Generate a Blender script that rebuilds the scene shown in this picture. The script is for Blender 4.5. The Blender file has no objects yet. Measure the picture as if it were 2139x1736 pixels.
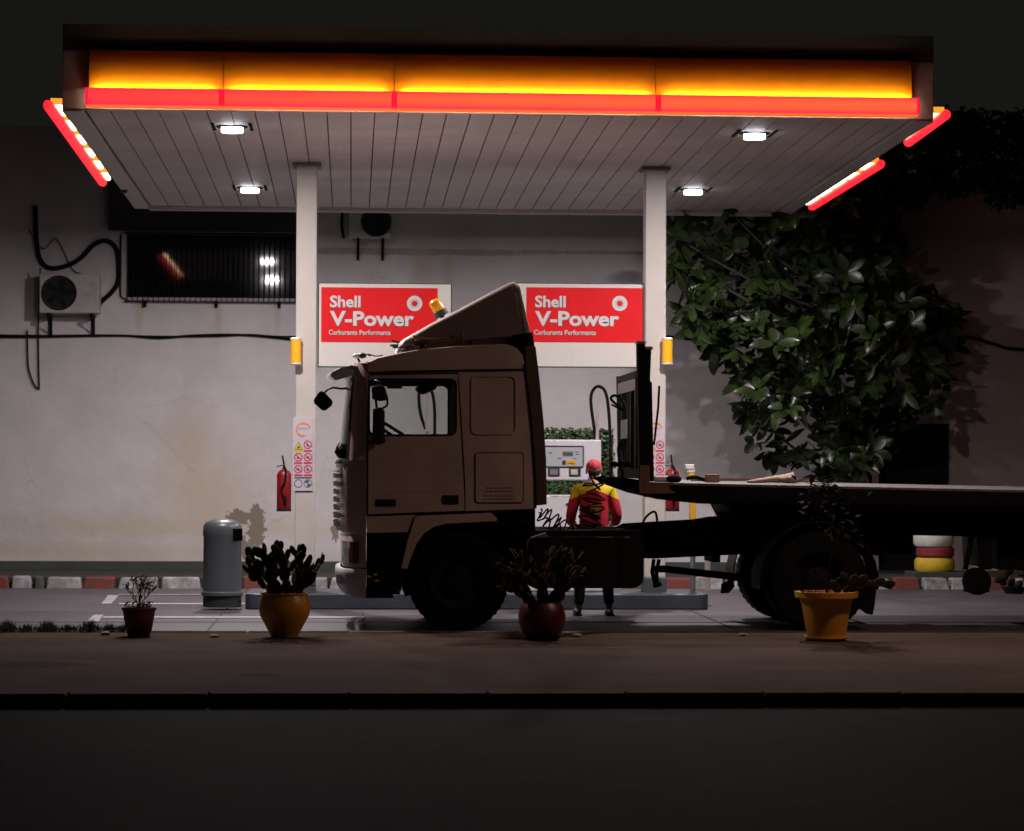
import bpy, math, random
from mathutils import Vector, Matrix, Quaternion
from mathutils.geometry import tessellate_polygon
random.seed(7)
S = bpy.context.scene
COL = S.collection
PI = math.pi
R = math.radians

# ------------------------------------------------------------------ camera
F = 5500.0
CAMLOC = Vector((0, 0, 1.65))
YAW = math.atan(335 / F); PITCH = math.atan(107 / F); ROLL = 0.004
ROT = Matrix.Rotation(-YAW, 3, 'Z') @ Matrix.Rotation(PI / 2 + PITCH, 3, 'X') @ Matrix.Rotation(ROLL, 3, 'Z')
cd = bpy.data.cameras.new('camera'); cam = bpy.data.objects.new('camera', cd); COL.objects.link(cam)
cam.matrix_world = Matrix.Translation(CAMLOC) @ ROT.to_4x4()
cd.sensor_width = 36; cd.lens = F / 2139 * 36; cd.clip_end = 600; cd.clip_start = .1
cd.dof.use_dof = True; cd.dof.focus_distance = 27.5; cd.dof.aperture_fstop = 2.6
S.camera = cam

def P(px, py, Y):
    v = ROT @ Vector(((px - 1069.5) / F, -(py - 868) / F, -1))
    return CAMLOC + v * (Y / v.y)
def PZ(px, py, z):
    v = ROT @ Vector(((px - 1069.5) / F, -(py - 868) / F, -1))
    return CAMLOC + v * ((z - CAMLOC.z) / v.z)
def xz(pts, Y):
    r = []
    for a in pts:
        p = P(a[0], a[1], Y); r.append((p.x, p.z))
    return r
def X_(px, Y, py=900): return P(px, py, Y).x
def Z_(py, Y, px=1000): return P(px, py, Y).z
def rng(x0, y0, x1, y1, Y):
    xm, ym = (x0 + x1) / 2, (y0 + y1) / 2
    return X_(x0, Y, ym), X_(x1, Y, ym), Z_(y1, Y, xm), Z_(y0, Y, xm)

# ------------------------------------------------------------------ materials
def srgb(r, g, b):
    f = lambda c: (c / 12.92 if c <= .04045 else ((c + .055) / 1.055) ** 2.4)
    return (f(r / 255), f(g / 255), f(b / 255))
def mat(name, col, rough=.6, metal=0, var=.25, scale=6, bump=0, bscale=60, col2=None, emit=None, es=0, spec=.5, coat=0, rvar=0, stretch=None):
    m = bpy.data.materials.new(name); m.use_nodes = True
    nt = m.node_tree; N = nt.nodes; L = nt.links
    b = N['Principled BSDF']
    b.inputs['Roughness'].default_value = rough; b.inputs['Metallic'].default_value = metal
    b.inputs['Specular IOR Level'].default_value = spec
    b.inputs['Coat Weight'].default_value = coat; b.inputs['Coat Roughness'].default_value = .12
    geo = N.new('ShaderNodeNewGeometry'); vec = geo.outputs['Position']
    if stretch:
        mp = N.new('ShaderNodeMapping'); mp.inputs['Scale'].default_value = stretch
        L.new(vec, mp.inputs[0]); vec = mp.outputs[0]
    nz = N.new('ShaderNodeTexNoise'); nz.inputs['Scale'].default_value = scale; nz.inputs['Detail'].default_value = 6; nz.inputs['Roughness'].default_value = .62
    L.new(vec, nz.inputs['Vector'])
    mr = N.new('ShaderNodeMapRange'); mr.inputs[1].default_value = .32; mr.inputs[2].default_value = .68
    L.new(nz.outputs['Fac'], mr.inputs[0])
    mx = N.new('ShaderNodeMix'); mx.data_type = 'RGBA'
    c2 = col2 if col2 else tuple(c * (1 - var) for c in col)
    mx.inputs[6].default_value = (*c2, 1); mx.inputs[7].default_value = (*col, 1)
    L.new(mr.outputs[0], mx.inputs[0]); L.new(mx.outputs[2], b.inputs['Base Color'])
    if rvar:
        rr = N.new('ShaderNodeMapRange'); rr.inputs[3].default_value = rough - rvar; rr.inputs[4].default_value = rough + rvar
        L.new(nz.outputs['Fac'], rr.inputs[0]); L.new(rr.outputs[0], b.inputs['Roughness'])
    if bump:
        n2 = N.new('ShaderNodeTexNoise'); n2.inputs['Scale'].default_value = bscale; n2.inputs['Detail'].default_value = 4
        L.new(geo.outputs['Position'], n2.inputs['Vector'])
        bp = N.new('ShaderNodeBump'); bp.inputs['Strength'].default_value = bump; bp.inputs['Distance'].default_value = .02
        L.new(n2.outputs['Fac'], bp.inputs['Height']); L.new(bp.outputs[0], b.inputs['Normal'])
    if emit:
        b.inputs['Emission Color'].default_value = (*emit, 1); b.inputs['Emission Strength'].default_value = es
    return m
def emis(name, col, s):
    m = bpy.data.materials.new(name); m.use_nodes = True
    b = m.node_tree.nodes['Principled BSDF']; b.inputs['Base Color'].default_value = (*[min(1, c) * .6 for c in col], 1)
    b.inputs['Emission Color'].default_value = (*col, 1); b.inputs['Emission Strength'].default_value = s
    return m

# ------------------------------------------------------------------ mesh builder
WL = {}
def wl(o): return WL.get(o.name, Vector((0, 0, 0)))
class MB:
    def __init__(s): s.v = []; s.f = []; s.mi = []; s.cm = 0
    def add(s, vs, fs):
        n = len(s.v); s.v += [tuple(a) for a in vs]
        for f in fs: s.f.append([i + n for i in f]); s.mi.append(s.cm)
        return s
    def box(s, x0, x1, y0, y1, z0, z1):
        if x0 > x1: x0, x1 = x1, x0
        if y0 > y1: y0, y1 = y1, y0
        if z0 > z1: z0, z1 = z1, z0
        return s.add([(x0,y0,z0),(x1,y0,z0),(x1,y1,z0),(x0,y1,z0),(x0,y0,z1),(x1,y0,z1),(x1,y1,z1),(x0,y1,z1)],
              [(0,3,2,1),(4,5,6,7),(0,1,5,4),(1,2,6,5),(2,3,7,6),(3,0,4,7)])
    def pbox(s, x0, y0, x1, y1, Y, d):
        a, b, c, e = rng(x0, y0, x1, y1, Y); return s.box(a, b, Y, Y + d, c, e)
    def obox(s, c, size, rot):
        hx, hy, hz = [a / 2 for a in size]; c = Vector(c)
        vs = [c + rot @ Vector(p) for p in [(-hx,-hy,-hz),(hx,-hy,-hz),(hx,hy,-hz),(-hx,hy,-hz),(-hx,-hy,hz),(hx,-hy,hz),(hx,hy,hz),(-hx,hy,hz)]]
        return s.add(vs, [(0,3,2,1),(4,5,6,7),(0,1,5,4),(1,2,6,5),(2,3,7,6),(3,0,4,7)])
    def tube(s, pts, r, n=8, cap=True):
        pts = [Vector(p) for p in pts]; rs = r if isinstance(r, (list, tuple)) else [r] * len(pts)
        up = Vector((0, 0, 1)); vs = []; prev = None
        for i, p in enumerate(pts):
            d = (pts[min(i + 1, len(pts) - 1)] - pts[max(i - 1, 0)])
            if d.length < 1e-9: d = Vector((0, 0, 1))
            d.normalize()
            if prev is None:
                a = up if abs(d.z) < .9 else Vector((1, 0, 0)); u = d.cross(a).normalized()
            else:
                u = prev - d * prev.dot(d)
                u = u.normalized() if u.length > 1e-6 else d.orthogonal().normalized()
            prev = u; w = d.cross(u)
            for k in range(n):
                t = 2 * PI * k / n; vs.append(p + (u * math.cos(t) + w * math.sin(t)) * rs[i])
        fs = []
        for i in range(len(pts) - 1):
            for k in range(n):
                fs.append((i*n+k, i*n+(k+1)%n, (i+1)*n+(k+1)%n, (i+1)*n+k))
        if cap: fs.append(tuple(reversed(range(n)))); fs.append(tuple(range((len(pts)-1)*n, len(pts)*n)))
        return s.add(vs, fs)
    def lathe(s, prof, c=(0,0,0), n=32, axis='Z', cap=True):
        vs = []; fs = []
        for r, h in prof:
            for k in range(n):
                t = 2*PI*k/n
                if axis == 'Z': vs.append((c[0]+r*math.cos(t), c[1]+r*math.sin(t), c[2]+h))
                elif axis == 'Y': vs.append((c[0]+r*math.cos(t), c[1]+h, c[2]+r*math.sin(t)))
                else: vs.append((c[0]+h, c[1]+r*math.cos(t), c[2]+r*math.sin(t)))
        m = len(prof)
        for i in range(m-1):
            for k in range(n): fs.append((i*n+k, i*n+(k+1)%n, (i+1)*n+(k+1)%n, (i+1)*n+k))
        if cap: fs.append(tuple(range(n))); fs.append(tuple(range((m-1)*n, m*n)))
        return s.add(vs, fs)
    def prism(s, loops, y0, y1, dz=0):
        """outline(s) in XZ extruded along Y; first loop outer, others holes"""
        if not isinstance(loops[0][0], (tuple, list)): loops = [loops]
        flat = [p for l in loops for p in l]; n = len(flat)
        tris = tessellate_polygon([[Vector((p[0], p[1], 0)) for p in l] for l in loops])
        vs = [(p[0], y0, p[1]) for p in flat] + [(p[0], y1, p[1] + dz) for p in flat]
        fs = [tuple(t) for t in tris] + [tuple(i + n for i in reversed(t)) for t in tris]
        k = 0
        for l in loops:
            m = len(l)
            for i in range(m): fs.append((k+i, k+(i+1)%m, n+k+(i+1)%m, n+k+i))
            k += m
        return s.add(vs, fs)
    def ellipsoid(s, c, r, rot=None, nu=12, nv=8):
        rot = rot or Matrix.Identity(3); c = Vector(c); vs = []; fs = []
        for j in range(1, nv):
            ph = PI*j/nv
            for i in range(nu):
                t = 2*PI*i/nu
                vs.append(c + rot @ Vector((r[0]*math.sin(ph)*math.cos(t), r[1]*math.sin(ph)*math.sin(t), r[2]*math.cos(ph))))
        top = len(vs); vs.append(c + rot @ Vector((0,0,r[2]))); vs.append(c + rot @ Vector((0,0,-r[2])))
        for j in range(nv-2):
            for i in range(nu): fs.append((j*nu+i, j*nu+(i+1)%nu, (j+1)*nu+(i+1)%nu, (j+1)*nu+i))
        for i in range(nu):
            fs.append((top, (i+1)%nu, i)); fs.append((top+1, (nv-2)*nu+i, (nv-2)*nu+(i+1)%nu))
        return s.add(vs, fs)
    def build(s, name, m, parent=None, smooth=False, bevel=0, loc=None, fixn=True):
        off = wl(parent) if parent else Vector(loc or (0,0,0))
        me = bpy.data.meshes.new(name)
        me.from_pydata([(a[0]-off.x, a[1]-off.y, a[2]-off.z) for a in s.v], [], s.f)
        ms = m if isinstance(m, (list, tuple)) else [m]
        for q in ms: me.materials.append(q)
        if len(ms) > 1:
            for p, i in zip(me.polygons, s.mi): p.material_index = i
        if fixn:
            import bmesh
            bm = bmesh.new(); bm.from_mesh(me); bmesh.ops.recalc_face_normals(bm, faces=bm.faces); bm.to_mesh(me); bm.free()
        o = bpy.data.objects.new(name, me); COL.objects.link(o)
        if parent: o.parent = parent
        else: o.location = off
        WL[o.name] = off.copy()
        if smooth:
            me.shade_smooth()
            if smooth != 'all': me.set_sharp_from_angle(angle=R(38))
        if bevel:
            bv = o.modifiers.new('bevel', 'BEVEL'); bv.width = bevel; bv.segments = 2; bv.limit_method = 'ANGLE'; bv.angle_limit = R(40)
        me.update(); return o
def tag(o, label=None, cat=None, group=None, kind=None):
    if label: o['label'] = label
    if cat: o['category'] = cat
    if group: o['group'] = group
    if kind: o['kind'] = kind
    return o
def thing(name, label, cat, loc, group=None):
    o = bpy.data.objects.new(name, None); COL.objects.link(o); o.location = loc; o.empty_display_size = .2
    WL[o.name] = Vector(loc); return tag(o, label, cat, group)
def struct(o): o['kind'] = 'structure'; return o
def copy_tree(o, parent=None):
    c = o.copy(); COL.objects.link(c)
    if parent: c.parent = parent
    for ch in list(o.children): copy_tree(ch, c)
    return c
def rrect(x0, y0, x1, y1, r, k=4):
    pts = []
    for cx, cy, a in ((x1-r, y0+r, -90), (x1-r, y1-r, 0), (x0+r, y1-r, 90), (x0+r, y0+r, 180)):
        for i in range(k+1):
            t = R(a + 90*i/k); pts.append((cx + r*math.cos(t), cy + r*math.sin(t)))
    return pts
def smooth_path(pts, k=6):
    pts = [Vector(p) for p in pts]; out = []
    for i in range(len(pts)-1):
        p0 = pts[max(i-1,0)]; p1 = pts[i]; p2 = pts[i+1]; p3 = pts[min(i+2,len(pts)-1)]
        for j in range(k):
            t = j/k
            out.append(.5*((2*p1)+(p2-p0)*t+(2*p0-5*p1+4*p2-p3)*t*t+(3*p1-p0-3*p2+p3)*t**3))
    out.append(pts[-1]); return out
def text_mb(txt, x0, x1, zb, y, height=None, weight=0.0, thick=.004):
    c = bpy.data.curves.new('lettering', 'FONT'); c.body = txt; c.extrude = thick / 2; c.offset = weight; c.resolution_u = 3
    o = bpy.data.objects.new('tmp', c); COL.objects.link(o)
    dg = bpy.context.evaluated_depsgraph_get(); dg.update()
    me = bpy.data.meshes.new_from_object(o.evaluated_get(dg))
    xs = [v.co.x for v in me.vertices]; a, b = min(xs), max(xs)
    sx = (x1 - x0) / (b - a); sz = sx if height is None else height / .73
    mb = MB(); mb.add([(x0 + (v.co.x - a) * sx, y + v.co.z, zb + v.co.y * sz) for v in me.vertices], [tuple(p.vertices) for p in me.polygons])
    bpy.data.objects.remove(o); bpy.data.curves.remove(c); bpy.data.meshes.remove(me); return mb
def skin(name, verts, edges, radii, m, parent, sub=2, root=0):
    me = bpy.data.meshes.new(name); off = wl(parent)
    me.from_pydata([tuple(Vector(v) - off) for v in verts], edges, [])
    o = bpy.data.objects.new('tmp', me); COL.objects.link(o)
    sk = o.modifiers.new('s', 'SKIN'); sk.use_smooth_shade = True
    if not me.skin_vertices: me.skin_vertices.new()
    for i, r in enumerate(radii):
        d = me.skin_vertices[0].data[i]; d.radius = (r, r) if not isinstance(r, tuple) else r; d.use_root = (i == root)
    sb = o.modifiers.new('d', 'SUBSURF'); sb.levels = sub; sb.render_levels = sub
    dg = bpy.context.evaluated_depsgraph_get(); dg.update()
    m2 = bpy.data.meshes.new_from_object(o.evaluated_get(dg)); m2.name = name
    m2.materials.clear(); m2.materials.append(m)
    bpy.data.objects.remove(o); o = bpy.data.objects.new(name, m2); COL.objects.link(o); o.parent = parent; WL[o.name] = off.copy()
    m2.shade_smooth(); return o

# ------------------------------------------------------------------ shared materials
M = {}
M['cab'] = mat('cab paint', (.56,.41,.375), .36, var=.22, scale=2.2, coat=.45, rvar=.1, bump=.03, bscale=14)
M['roofp'] = mat('roof paint', (.56,.40,.37), .38, var=.18, scale=4, coat=.3, rvar=.1)
M['pale'] = mat('pale plastic', (.55,.53,.50), .4, var=.2, scale=9)
M['blackm'] = mat('black chassis', (.007,.007,.0065), .75, var=.4, scale=9, bump=.2, bscale=40, spec=.12)
M['rubber'] = mat('rubber', (.008,.008,.008), .9, var=.3, scale=14, bump=.2, bscale=90, spec=.12)
M['blackp'] = mat('black plastic', (.015,.016,.017), .42, var=.2)
M['chrome'] = mat('bright metal', (.5,.52,.58), .22, 1, var=.15, scale=20)
M['steel'] = mat('worn steel', (.25,.25,.26), .45, .7, var=.35, scale=10)
M['rust'] = mat('rust primer', (.20,.085,.05), .65, var=.35, scale=7, bump=.1)
M['white'] = mat('white paint', (.68,.66,.64), .5, var=.08, scale=2.5, bump=.05, bscale=30)
M['soffit'] = mat('soffit slats', (.58,.51,.48), .55, var=.22, scale=1.1)
M['red'] = mat('red paint', (.27,.007,.011), .4, var=.2, scale=6)
M['signred'] = mat('sign red', (.70,.014,.018), .6, var=.08, scale=3, spec=.15)
M['yellow'] = mat('yellow light mark', (.75,.40,.015), .45, var=.12)
M['greyp'] = mat('grey plastic', (.075,.085,.095), .35, var=.15, scale=14)
M['wood'] = mat('timber', (.34,.22,.15), .75, var=.4, scale=20)
M['glassdark'] = mat('dark window glass', (.004,.004,.005), .04, var=0, spec=.7)
def glass():
    m = bpy.data.materials.new('clear glass'); m.use_nodes = True; nt = m.node_tree; N = nt.nodes; L = nt.links
    N.remove(N['Principled BSDF']); t = N.new('ShaderNodeBsdfTransparent'); t.inputs[0].default_value = (.86,.88,.87,1)
    g = N.new('ShaderNodeBsdfGlossy'); g.inputs['Roughness'].default_value = .06
    fr = N.new('ShaderNodeFresnel'); fr.inputs[0].default_value = 1.45
    x = N.new('ShaderNodeMixShader'); L.new(fr.outputs[0], x.inputs[0]); L.new(t.outputs[0], x.inputs[1]); L.new(g.outputs[0], x.inputs[2])
    L.new(x.outputs[0], N['Material Output'].inputs[0]); return m
M['glass'] = glass()

# ------------------------------------------------------------------ ground
YS0, YS1 = 18.9, 26.0      # pavement front / rear edge
ZS = .02; ZR = -.075
YW = 38.8                  # building wall face
m_asph = mat('asphalt', (.019,.017,.0135), .8, var=.6, scale=2.3, bump=.6, bscale=34, spec=.015)
m_pave = mat('dusty pavement', (.068,.045,.035), .95, var=.38, scale=.9, bump=.3, bscale=24, spec=.04)
m_conc = mat('forecourt concrete', (.092,.081,.089), .55, var=.42, scale=.75, bump=.12, bscale=30, rvar=.15, spec=.25)
m_soil = mat('dark soil', (.035,.032,.026), .95, var=.5, scale=12, bump=.8, bscale=30)
# noisy-edged patches blended into a material, for stains and painted shade
def add_stain_shade(m, spots, col, edge=.06, nscale=5, amp=.35, zaxis=False):
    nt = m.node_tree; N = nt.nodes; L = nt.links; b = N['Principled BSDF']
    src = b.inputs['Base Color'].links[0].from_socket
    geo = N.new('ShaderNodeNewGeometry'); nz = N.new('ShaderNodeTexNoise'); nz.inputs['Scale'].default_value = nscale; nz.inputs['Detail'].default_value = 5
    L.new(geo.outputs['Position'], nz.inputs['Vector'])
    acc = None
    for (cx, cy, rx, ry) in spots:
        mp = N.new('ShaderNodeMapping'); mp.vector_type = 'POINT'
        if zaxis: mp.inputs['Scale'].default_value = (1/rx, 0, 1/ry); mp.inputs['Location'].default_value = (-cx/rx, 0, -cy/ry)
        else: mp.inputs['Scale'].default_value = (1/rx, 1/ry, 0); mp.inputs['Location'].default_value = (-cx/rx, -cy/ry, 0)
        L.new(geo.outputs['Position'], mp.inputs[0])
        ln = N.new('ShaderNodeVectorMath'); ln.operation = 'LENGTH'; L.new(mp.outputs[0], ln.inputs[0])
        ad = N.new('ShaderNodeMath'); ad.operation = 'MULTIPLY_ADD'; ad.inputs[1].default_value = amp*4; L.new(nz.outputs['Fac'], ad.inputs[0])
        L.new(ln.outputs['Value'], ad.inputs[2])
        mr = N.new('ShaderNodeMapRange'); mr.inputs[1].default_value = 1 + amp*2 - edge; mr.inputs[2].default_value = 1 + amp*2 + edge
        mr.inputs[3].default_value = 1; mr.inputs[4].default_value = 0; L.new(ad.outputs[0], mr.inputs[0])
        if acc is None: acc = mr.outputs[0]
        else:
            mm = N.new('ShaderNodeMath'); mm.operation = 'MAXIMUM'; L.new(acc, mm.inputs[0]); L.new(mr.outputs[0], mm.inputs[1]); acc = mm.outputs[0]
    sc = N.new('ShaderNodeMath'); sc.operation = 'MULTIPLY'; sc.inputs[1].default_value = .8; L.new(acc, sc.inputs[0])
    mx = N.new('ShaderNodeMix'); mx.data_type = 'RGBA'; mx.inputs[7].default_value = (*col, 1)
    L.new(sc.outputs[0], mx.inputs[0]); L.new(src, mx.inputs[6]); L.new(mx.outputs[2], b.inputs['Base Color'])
def gs(px, py, rx, ry): p = PZ(px, py, ZS); return (p.x, p.y, rx, ry)
add_stain_shade(m_pave, [gs(612,1341,.55,.45), gs(1110,1348,.75,.35), gs(1790,1356,.45,.55), gs(60,1389,.5,.35), gs(540,1410,.18,.2)], (.03,.016,.013))  # pot shadows painted into the pavement colour, plus two loose dark spots
add_stain_shade(m_conc, [(X_(1950,33),33.5,1.6,.35),(X_(450,29),28.4,.9,.25),(X_(1400,29.5),29.6,.5,.3)], (.06,.06,.066), edge=.5)
g = MB(); g.box(-150, 150, -20, 250, -1.2, -.2); struct(g.build('ground', m_soil))
g = MB(); g.box(-60, 60, -12, YS0-.02, -.19, ZR); struct(g.build('road', m_asph))
g = MB(); g.box(-40, 40, YS0+.16, YS1-.1, -.18, ZS); struct(g.build('pavement', m_pave))
g = MB()
x = -40
while x < 40: g.box(x, x+.98, YS0, YS0+.157, -.18, ZS+.006+random.uniform(-.004,.004)); x += 1.0
struct(g.build('street_kerb', mat('kerb stone', (.09,.068,.058), .9, var=.5, scale=3, bump=.3, spec=.03), bevel=.012))
g = MB()
x = -40
while x < 40: g.box(x, x+.985, YS1-.097, YS1, -.18, ZS+.008+random.uniform(-.004,.006)); x += 1.0
struct(g.build('pavement_edging', mat('edging stone', (.10,.075,.065), .8, var=.5, scale=5, bump=.3), bevel=.01))
g = MB(); g.box(-40, 40, YS1+.004, 35.55, -.18, 0); struct(g.build('forecourt', m_conc))
# expansion joints and painted bay markings
j = MB()
for px in (449, 760, 1500, 2050):
    a = PZ(px, 1300, 0); j.box(a.x-.012, a.x+.012, YS1+.02, 33.5, .001, .004)
for yy in (27.9,): j.box(-30, 30, yy-.012, yy+.012, .0012, .0042)
struct(j.build('forecourt_joints', mat('joint filler', (.06,.055,.055), .9)))
mk = MB()
def quad(pts, z=.006):
    q = [PZ(a, b, 0) for a, b in pts]; mk.add([(p.x, p.y, z) for p in q] + [(p.x, p.y, z-.003) for p in q], [(0,1,2,3),(7,6,5,4),(0,4,5,1),(1,5,6,2),(2,6,7,3),(3,7,4,0)])
quad([(226,1244),(248,1244),(232,1262),(212,1262)])
quad([(196,1285),(216,1285),(206,1299),(182,1299)])
quad([(248,1260.5),(560,1260.5),(560,1263),(248,1263)])
quad([(216,1288.5),(760,1288.5),(760,1291.5),(214,1291.5)])
quad([(248,1242),(700,1242),(700,1243),(248,1243)])
struct(mk.build('bay_markings', mat('worn marking paint', (.36,.33,.34), .7, var=.35, scale=9)))
# raised strip before the wall with its painted kerb
g = MB(); g.box(-40, 40, 35.83, YW+.4, -.1, .13); struct(g.build('planting_strip', m_soil))
k = MB(); kx = -14.0
mats = [mat('kerb red', (.22,.02,.015), .8, var=.5, scale=7, bump=.4, col2=(.07,.045,.035)), mat('kerb white', (.42,.40,.41), .8, scale=6, bump=.4, col2=(.11,.11,.10)), mat('kerb bare', (.09,.09,.08), .9, var=.5, scale=9, bump=.5)]
segs = [(-400,18,0),(20,66,1),(68,92,2),(94,172,1),(173,244,0),(246,420,1),(422,500,1),(502,545,0),(547,900,1),(902,980,0),(982,1300,1),(1302,1450,0),(1452,1640,1),(1642,1750,0),(1752,1862,1),(1864,1924,0),(1926,2040,1),(2042,2120,0),(2122,2300,1),(2302,2700,0)]
for a, b, c in segs:
    xa, xb = X_(a, 35.6, 1215), X_(b, 35.6, 1215)
    n = max(1, round((xb-xa)/.45)); w = (xb-xa)/n
    for i in range(n):
        k.cm = c; h = .152 + random.uniform(-.012, .012); lean = random.uniform(-.03,.03)
        x0, x1 = xa+i*w+.006, xa+(i+1)*w-.006
        k.add([(x0+lean,35.58,-.05),(x1+lean,35.58,-.05),(x1+lean,35.82,-.05),(x0+lean,35.82,-.05),(x0+.03,35.60,h),(x1-.03,35.60,h-.01),(x1-.03,35.81,h),(x0+.03,35.81,h)],
              [(0,3,2,1),(4,5,6,7),(0,1,5,4),(1,2,6,5),(2,3,7,6),(3,0,4,7)])
struct(k.build('painted_kerb', mats, bevel=.02))
# night sky comes from the world; grass along the pavement edge
gr = MB()
def blades(px0, px1, y0, y1, z, n, hmin, hmax):
    for i in range(n):
        px = random.uniform(px0, px1); Y = random.uniform(y0, y1); x = X_(px, Y, 1310)
        den = .5 + .5*math.sin(px*.11)*math.sin(px*.037+1)
        if random.random() > .25 + .75*den: continue
        h = random.uniform(hmin, hmax)*(.5+.6*den); a = random.uniform(0, PI); w = .004
        dx, dy = random.uniform(-.35,.35)*h, random.uniform(-.35,.35)*h
        c, s_ = math.cos(a)*w, math.sin(a)*w
        gr.add([(x-c,Y-s_,z),(x+c,Y+s_,z),(x+dx*.5+c*.7,Y+dy*.5+s_*.7,z+h*.6),(x+dx*.5-c*.7,Y+dy*.5-s_*.7,z+h*.6),(x+dx,Y+dy,z+h)], [(0,1,2,3),(3,2,4)])
blades(-60, 262, 25.85, 26.25, 0.0, 5200, .04, .14)
blades(262, 330, 25.95, 26.1, 0.0, 300, .02, .05)
tag(gr.build('grass', mat('night grass', (.045,.06,.022), .8, var=.5, scale=9), fixn=False), 'dark weedy grass growing along the rear edge of the pavement', 'grass', kind='stuff')

# ------------------------------------------------------------------ building
m_wall = mat('lime washed wall', (.68,.635,.645), .9, var=.15, scale=1.3, bump=.3, bscale=9, spec=.15)
def wz(px, py, rx, ry): p = P(px, py, YW); return (p.x, p.z, rx, ry)
add_stain_shade(m_wall, [wz(760,525,1.2,.05), wz(930,527,1.6,.045), wz(1200,527,1.5,.03)], (.36,.31,.25), edge=.25, nscale=7, amp=.35, zaxis=True)
add_stain_shade(m_wall, [wz(880,560,.14,.4), wz(455,665,.05,.3), wz(290,660,.05,.25), wz(580,660,.04,.25), wz(935,560,.07,.2), wz(330,1100,2.2,.18), wz(400,950,.35,.6), wz(100,1150,2.5,.14), wz(430,1040,.6,.8)], (.56,.475,.38), edge=.7, nscale=5, amp=.3, zaxis=True)
add_stain_shade(m_wall, [wz(500,1080,.16,.10), wz(535,1105,.12,.32), wz(515,1145,.18,.16), wz(700,1110,.05,.12)], (.17,.13,.09), edge=.08, nscale=13, amp=.55, zaxis=True)
add_stain_shade(m_wall, [(-6,8.3,9,3.1),(6,8.6,9,3.2)], (.10,.08,.075), edge=.5, nscale=.8, amp=.12, zaxis=True)  # fade of the light towards the wall top, painted in as soft darkening
def cracks(m, col, scale=.55, width=.006):
    nt = m.node_tree; N = nt.nodes; L = nt.links; b = N['Principled BSDF']; src = b.inputs['Base Color'].links[0].from_socket
    g = N.new('ShaderNodeNewGeometry'); nz = N.new('ShaderNodeTexNoise'); nz.inputs['Scale'].default_value = 2.2; nz.inputs['Detail'].default_value = 6; L.new(g.outputs['Position'], nz.inputs['Vector'])
    mx = N.new('ShaderNodeMix'); mx.data_type = 'VECTOR'; mx.inputs[0].default_value = .3; L.new(g.outputs['Position'], mx.inputs[4]); L.new(nz.outputs['Color'], mx.inputs[5])
    v = N.new('ShaderNodeTexVoronoi'); v.feature = 'DISTANCE_TO_EDGE'; v.inputs['Scale'].default_value = scale; L.new(mx.outputs[1], v.inputs['Vector'])
    lt = N.new('ShaderNodeMapRange'); lt.inputs[1].default_value = 0; lt.inputs[2].default_value = width; lt.inputs[3].default_value = .22; lt.inputs[4].default_value = 0; L.new(v.outputs['Distance'], lt.inputs[0])
    n2 = N.new('ShaderNodeTexNoise'); n2.inputs['Scale'].default_value = .9; L.new(g.outputs['Position'], n2.inputs['Vector'])
    gt = N.new('ShaderNodeMapRange'); gt.inputs[1].default_value = .5; gt.inputs[2].default_value = .62; L.new(n2.outputs['Fac'], gt.inputs[0])
    mu = N.new('ShaderNodeMath'); mu.operation = 'MULTIPLY'; L.new(lt.outputs[0], mu.inputs[0]); L.new(gt.outputs[0], mu.inputs[1])
    m3 = N.new('ShaderNodeMix'); m3.data_type = 'RGBA'; m3.inputs[7].default_value = (*col,1); L.new(mu.outputs[0], m3.inputs[0]); L.new(src, m3.inputs[6]); L.new(m3.outputs[2], b.inputs['Base Color'])
cracks(m_wall, (.25,.21,.18)); cracks(m_pave, (.02,.014,.011), .8, .012); cracks(m_asph, (.004,.004,.003), .5, .01)
B = thing('station_building', 'long off-white rendered building wall behind the fuel canopy', 'building', (0, YW, 0))
wx0, wx1 = X_(264, YW, 550), X_(641, YW, 550); wz0, wz1 = Z_(622, YW, 400), Z_(441, YW, 400)+.35
dx0, dx1, dz0, dz1 = rng(1836, 885, 1985, 1012, YW); dz0 = .12
w = MB(); T = .35
w.box(-30, wx0, YW, YW+T, 0, 6.6); w.box(wx0, wx1, YW, YW+T, 0, wz0); w.box(wx0, wx1, YW, YW+T, wz1, 6.6)
w.box(wx1, dx0-.3, YW, YW+T, 0, 6.6)
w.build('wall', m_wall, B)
pl = MB(); z0 = Z_(1172, YW, 300)
pl.box(-30, dx0-.3, YW-.06, YW-.002, .1, z0)
pl.build('plinth', mat('green plinth', (.055,.075,.065), .7, var=.3, scale=4), B, bevel=.008)
# ledge high on the wall
lz = Z_(498, YW, 900)
# window with security grille
frame = MB()
frame.box(wx0-.07, wx0-.003, YW-.03, YW+.1, wz0-.02, wz1); frame.box(wx0, wx1, YW-.05, YW+.12, wz0-.045, wz0-.002)
frame.box(wx0, wx1, YW-.02, YW+.1, Z_(487.5,YW,400)-.012, Z_(485.5,YW,400)+.012)
W = frame.build('window', mat('window frame', (.42,.40,.38), .6), B, bevel=.004)
gl = MB(); a = .012
xm = (wx0+wx1)/2
gl.add([(wx0-.1, YW+.22+a*(wx0-xm), wz0-.1),(wx1+.1, YW+.22+a*(wx1-xm), wz0-.1),(wx1+.1, YW+.22+a*(wx1-xm), wz1+.1),(wx0-.1, YW+.22+a*(wx0-xm), wz1+.1)], [(0,1,2,3)])
gl.v += [(v[0], v[1]+.02, v[2]) for v in gl.v]; gl.f.append([4,7,6,5]); gl.mi.append(0)
gl.build('pane', M['glassdark'], W, fixn=False)
gb = MB(); x = wx0+.02
while x < wx1: gb.tube([(x,YW-.07,wz0-.06),(x,YW-.07,Z_(487,YW,400))], .007, 6); x += .0765
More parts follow.
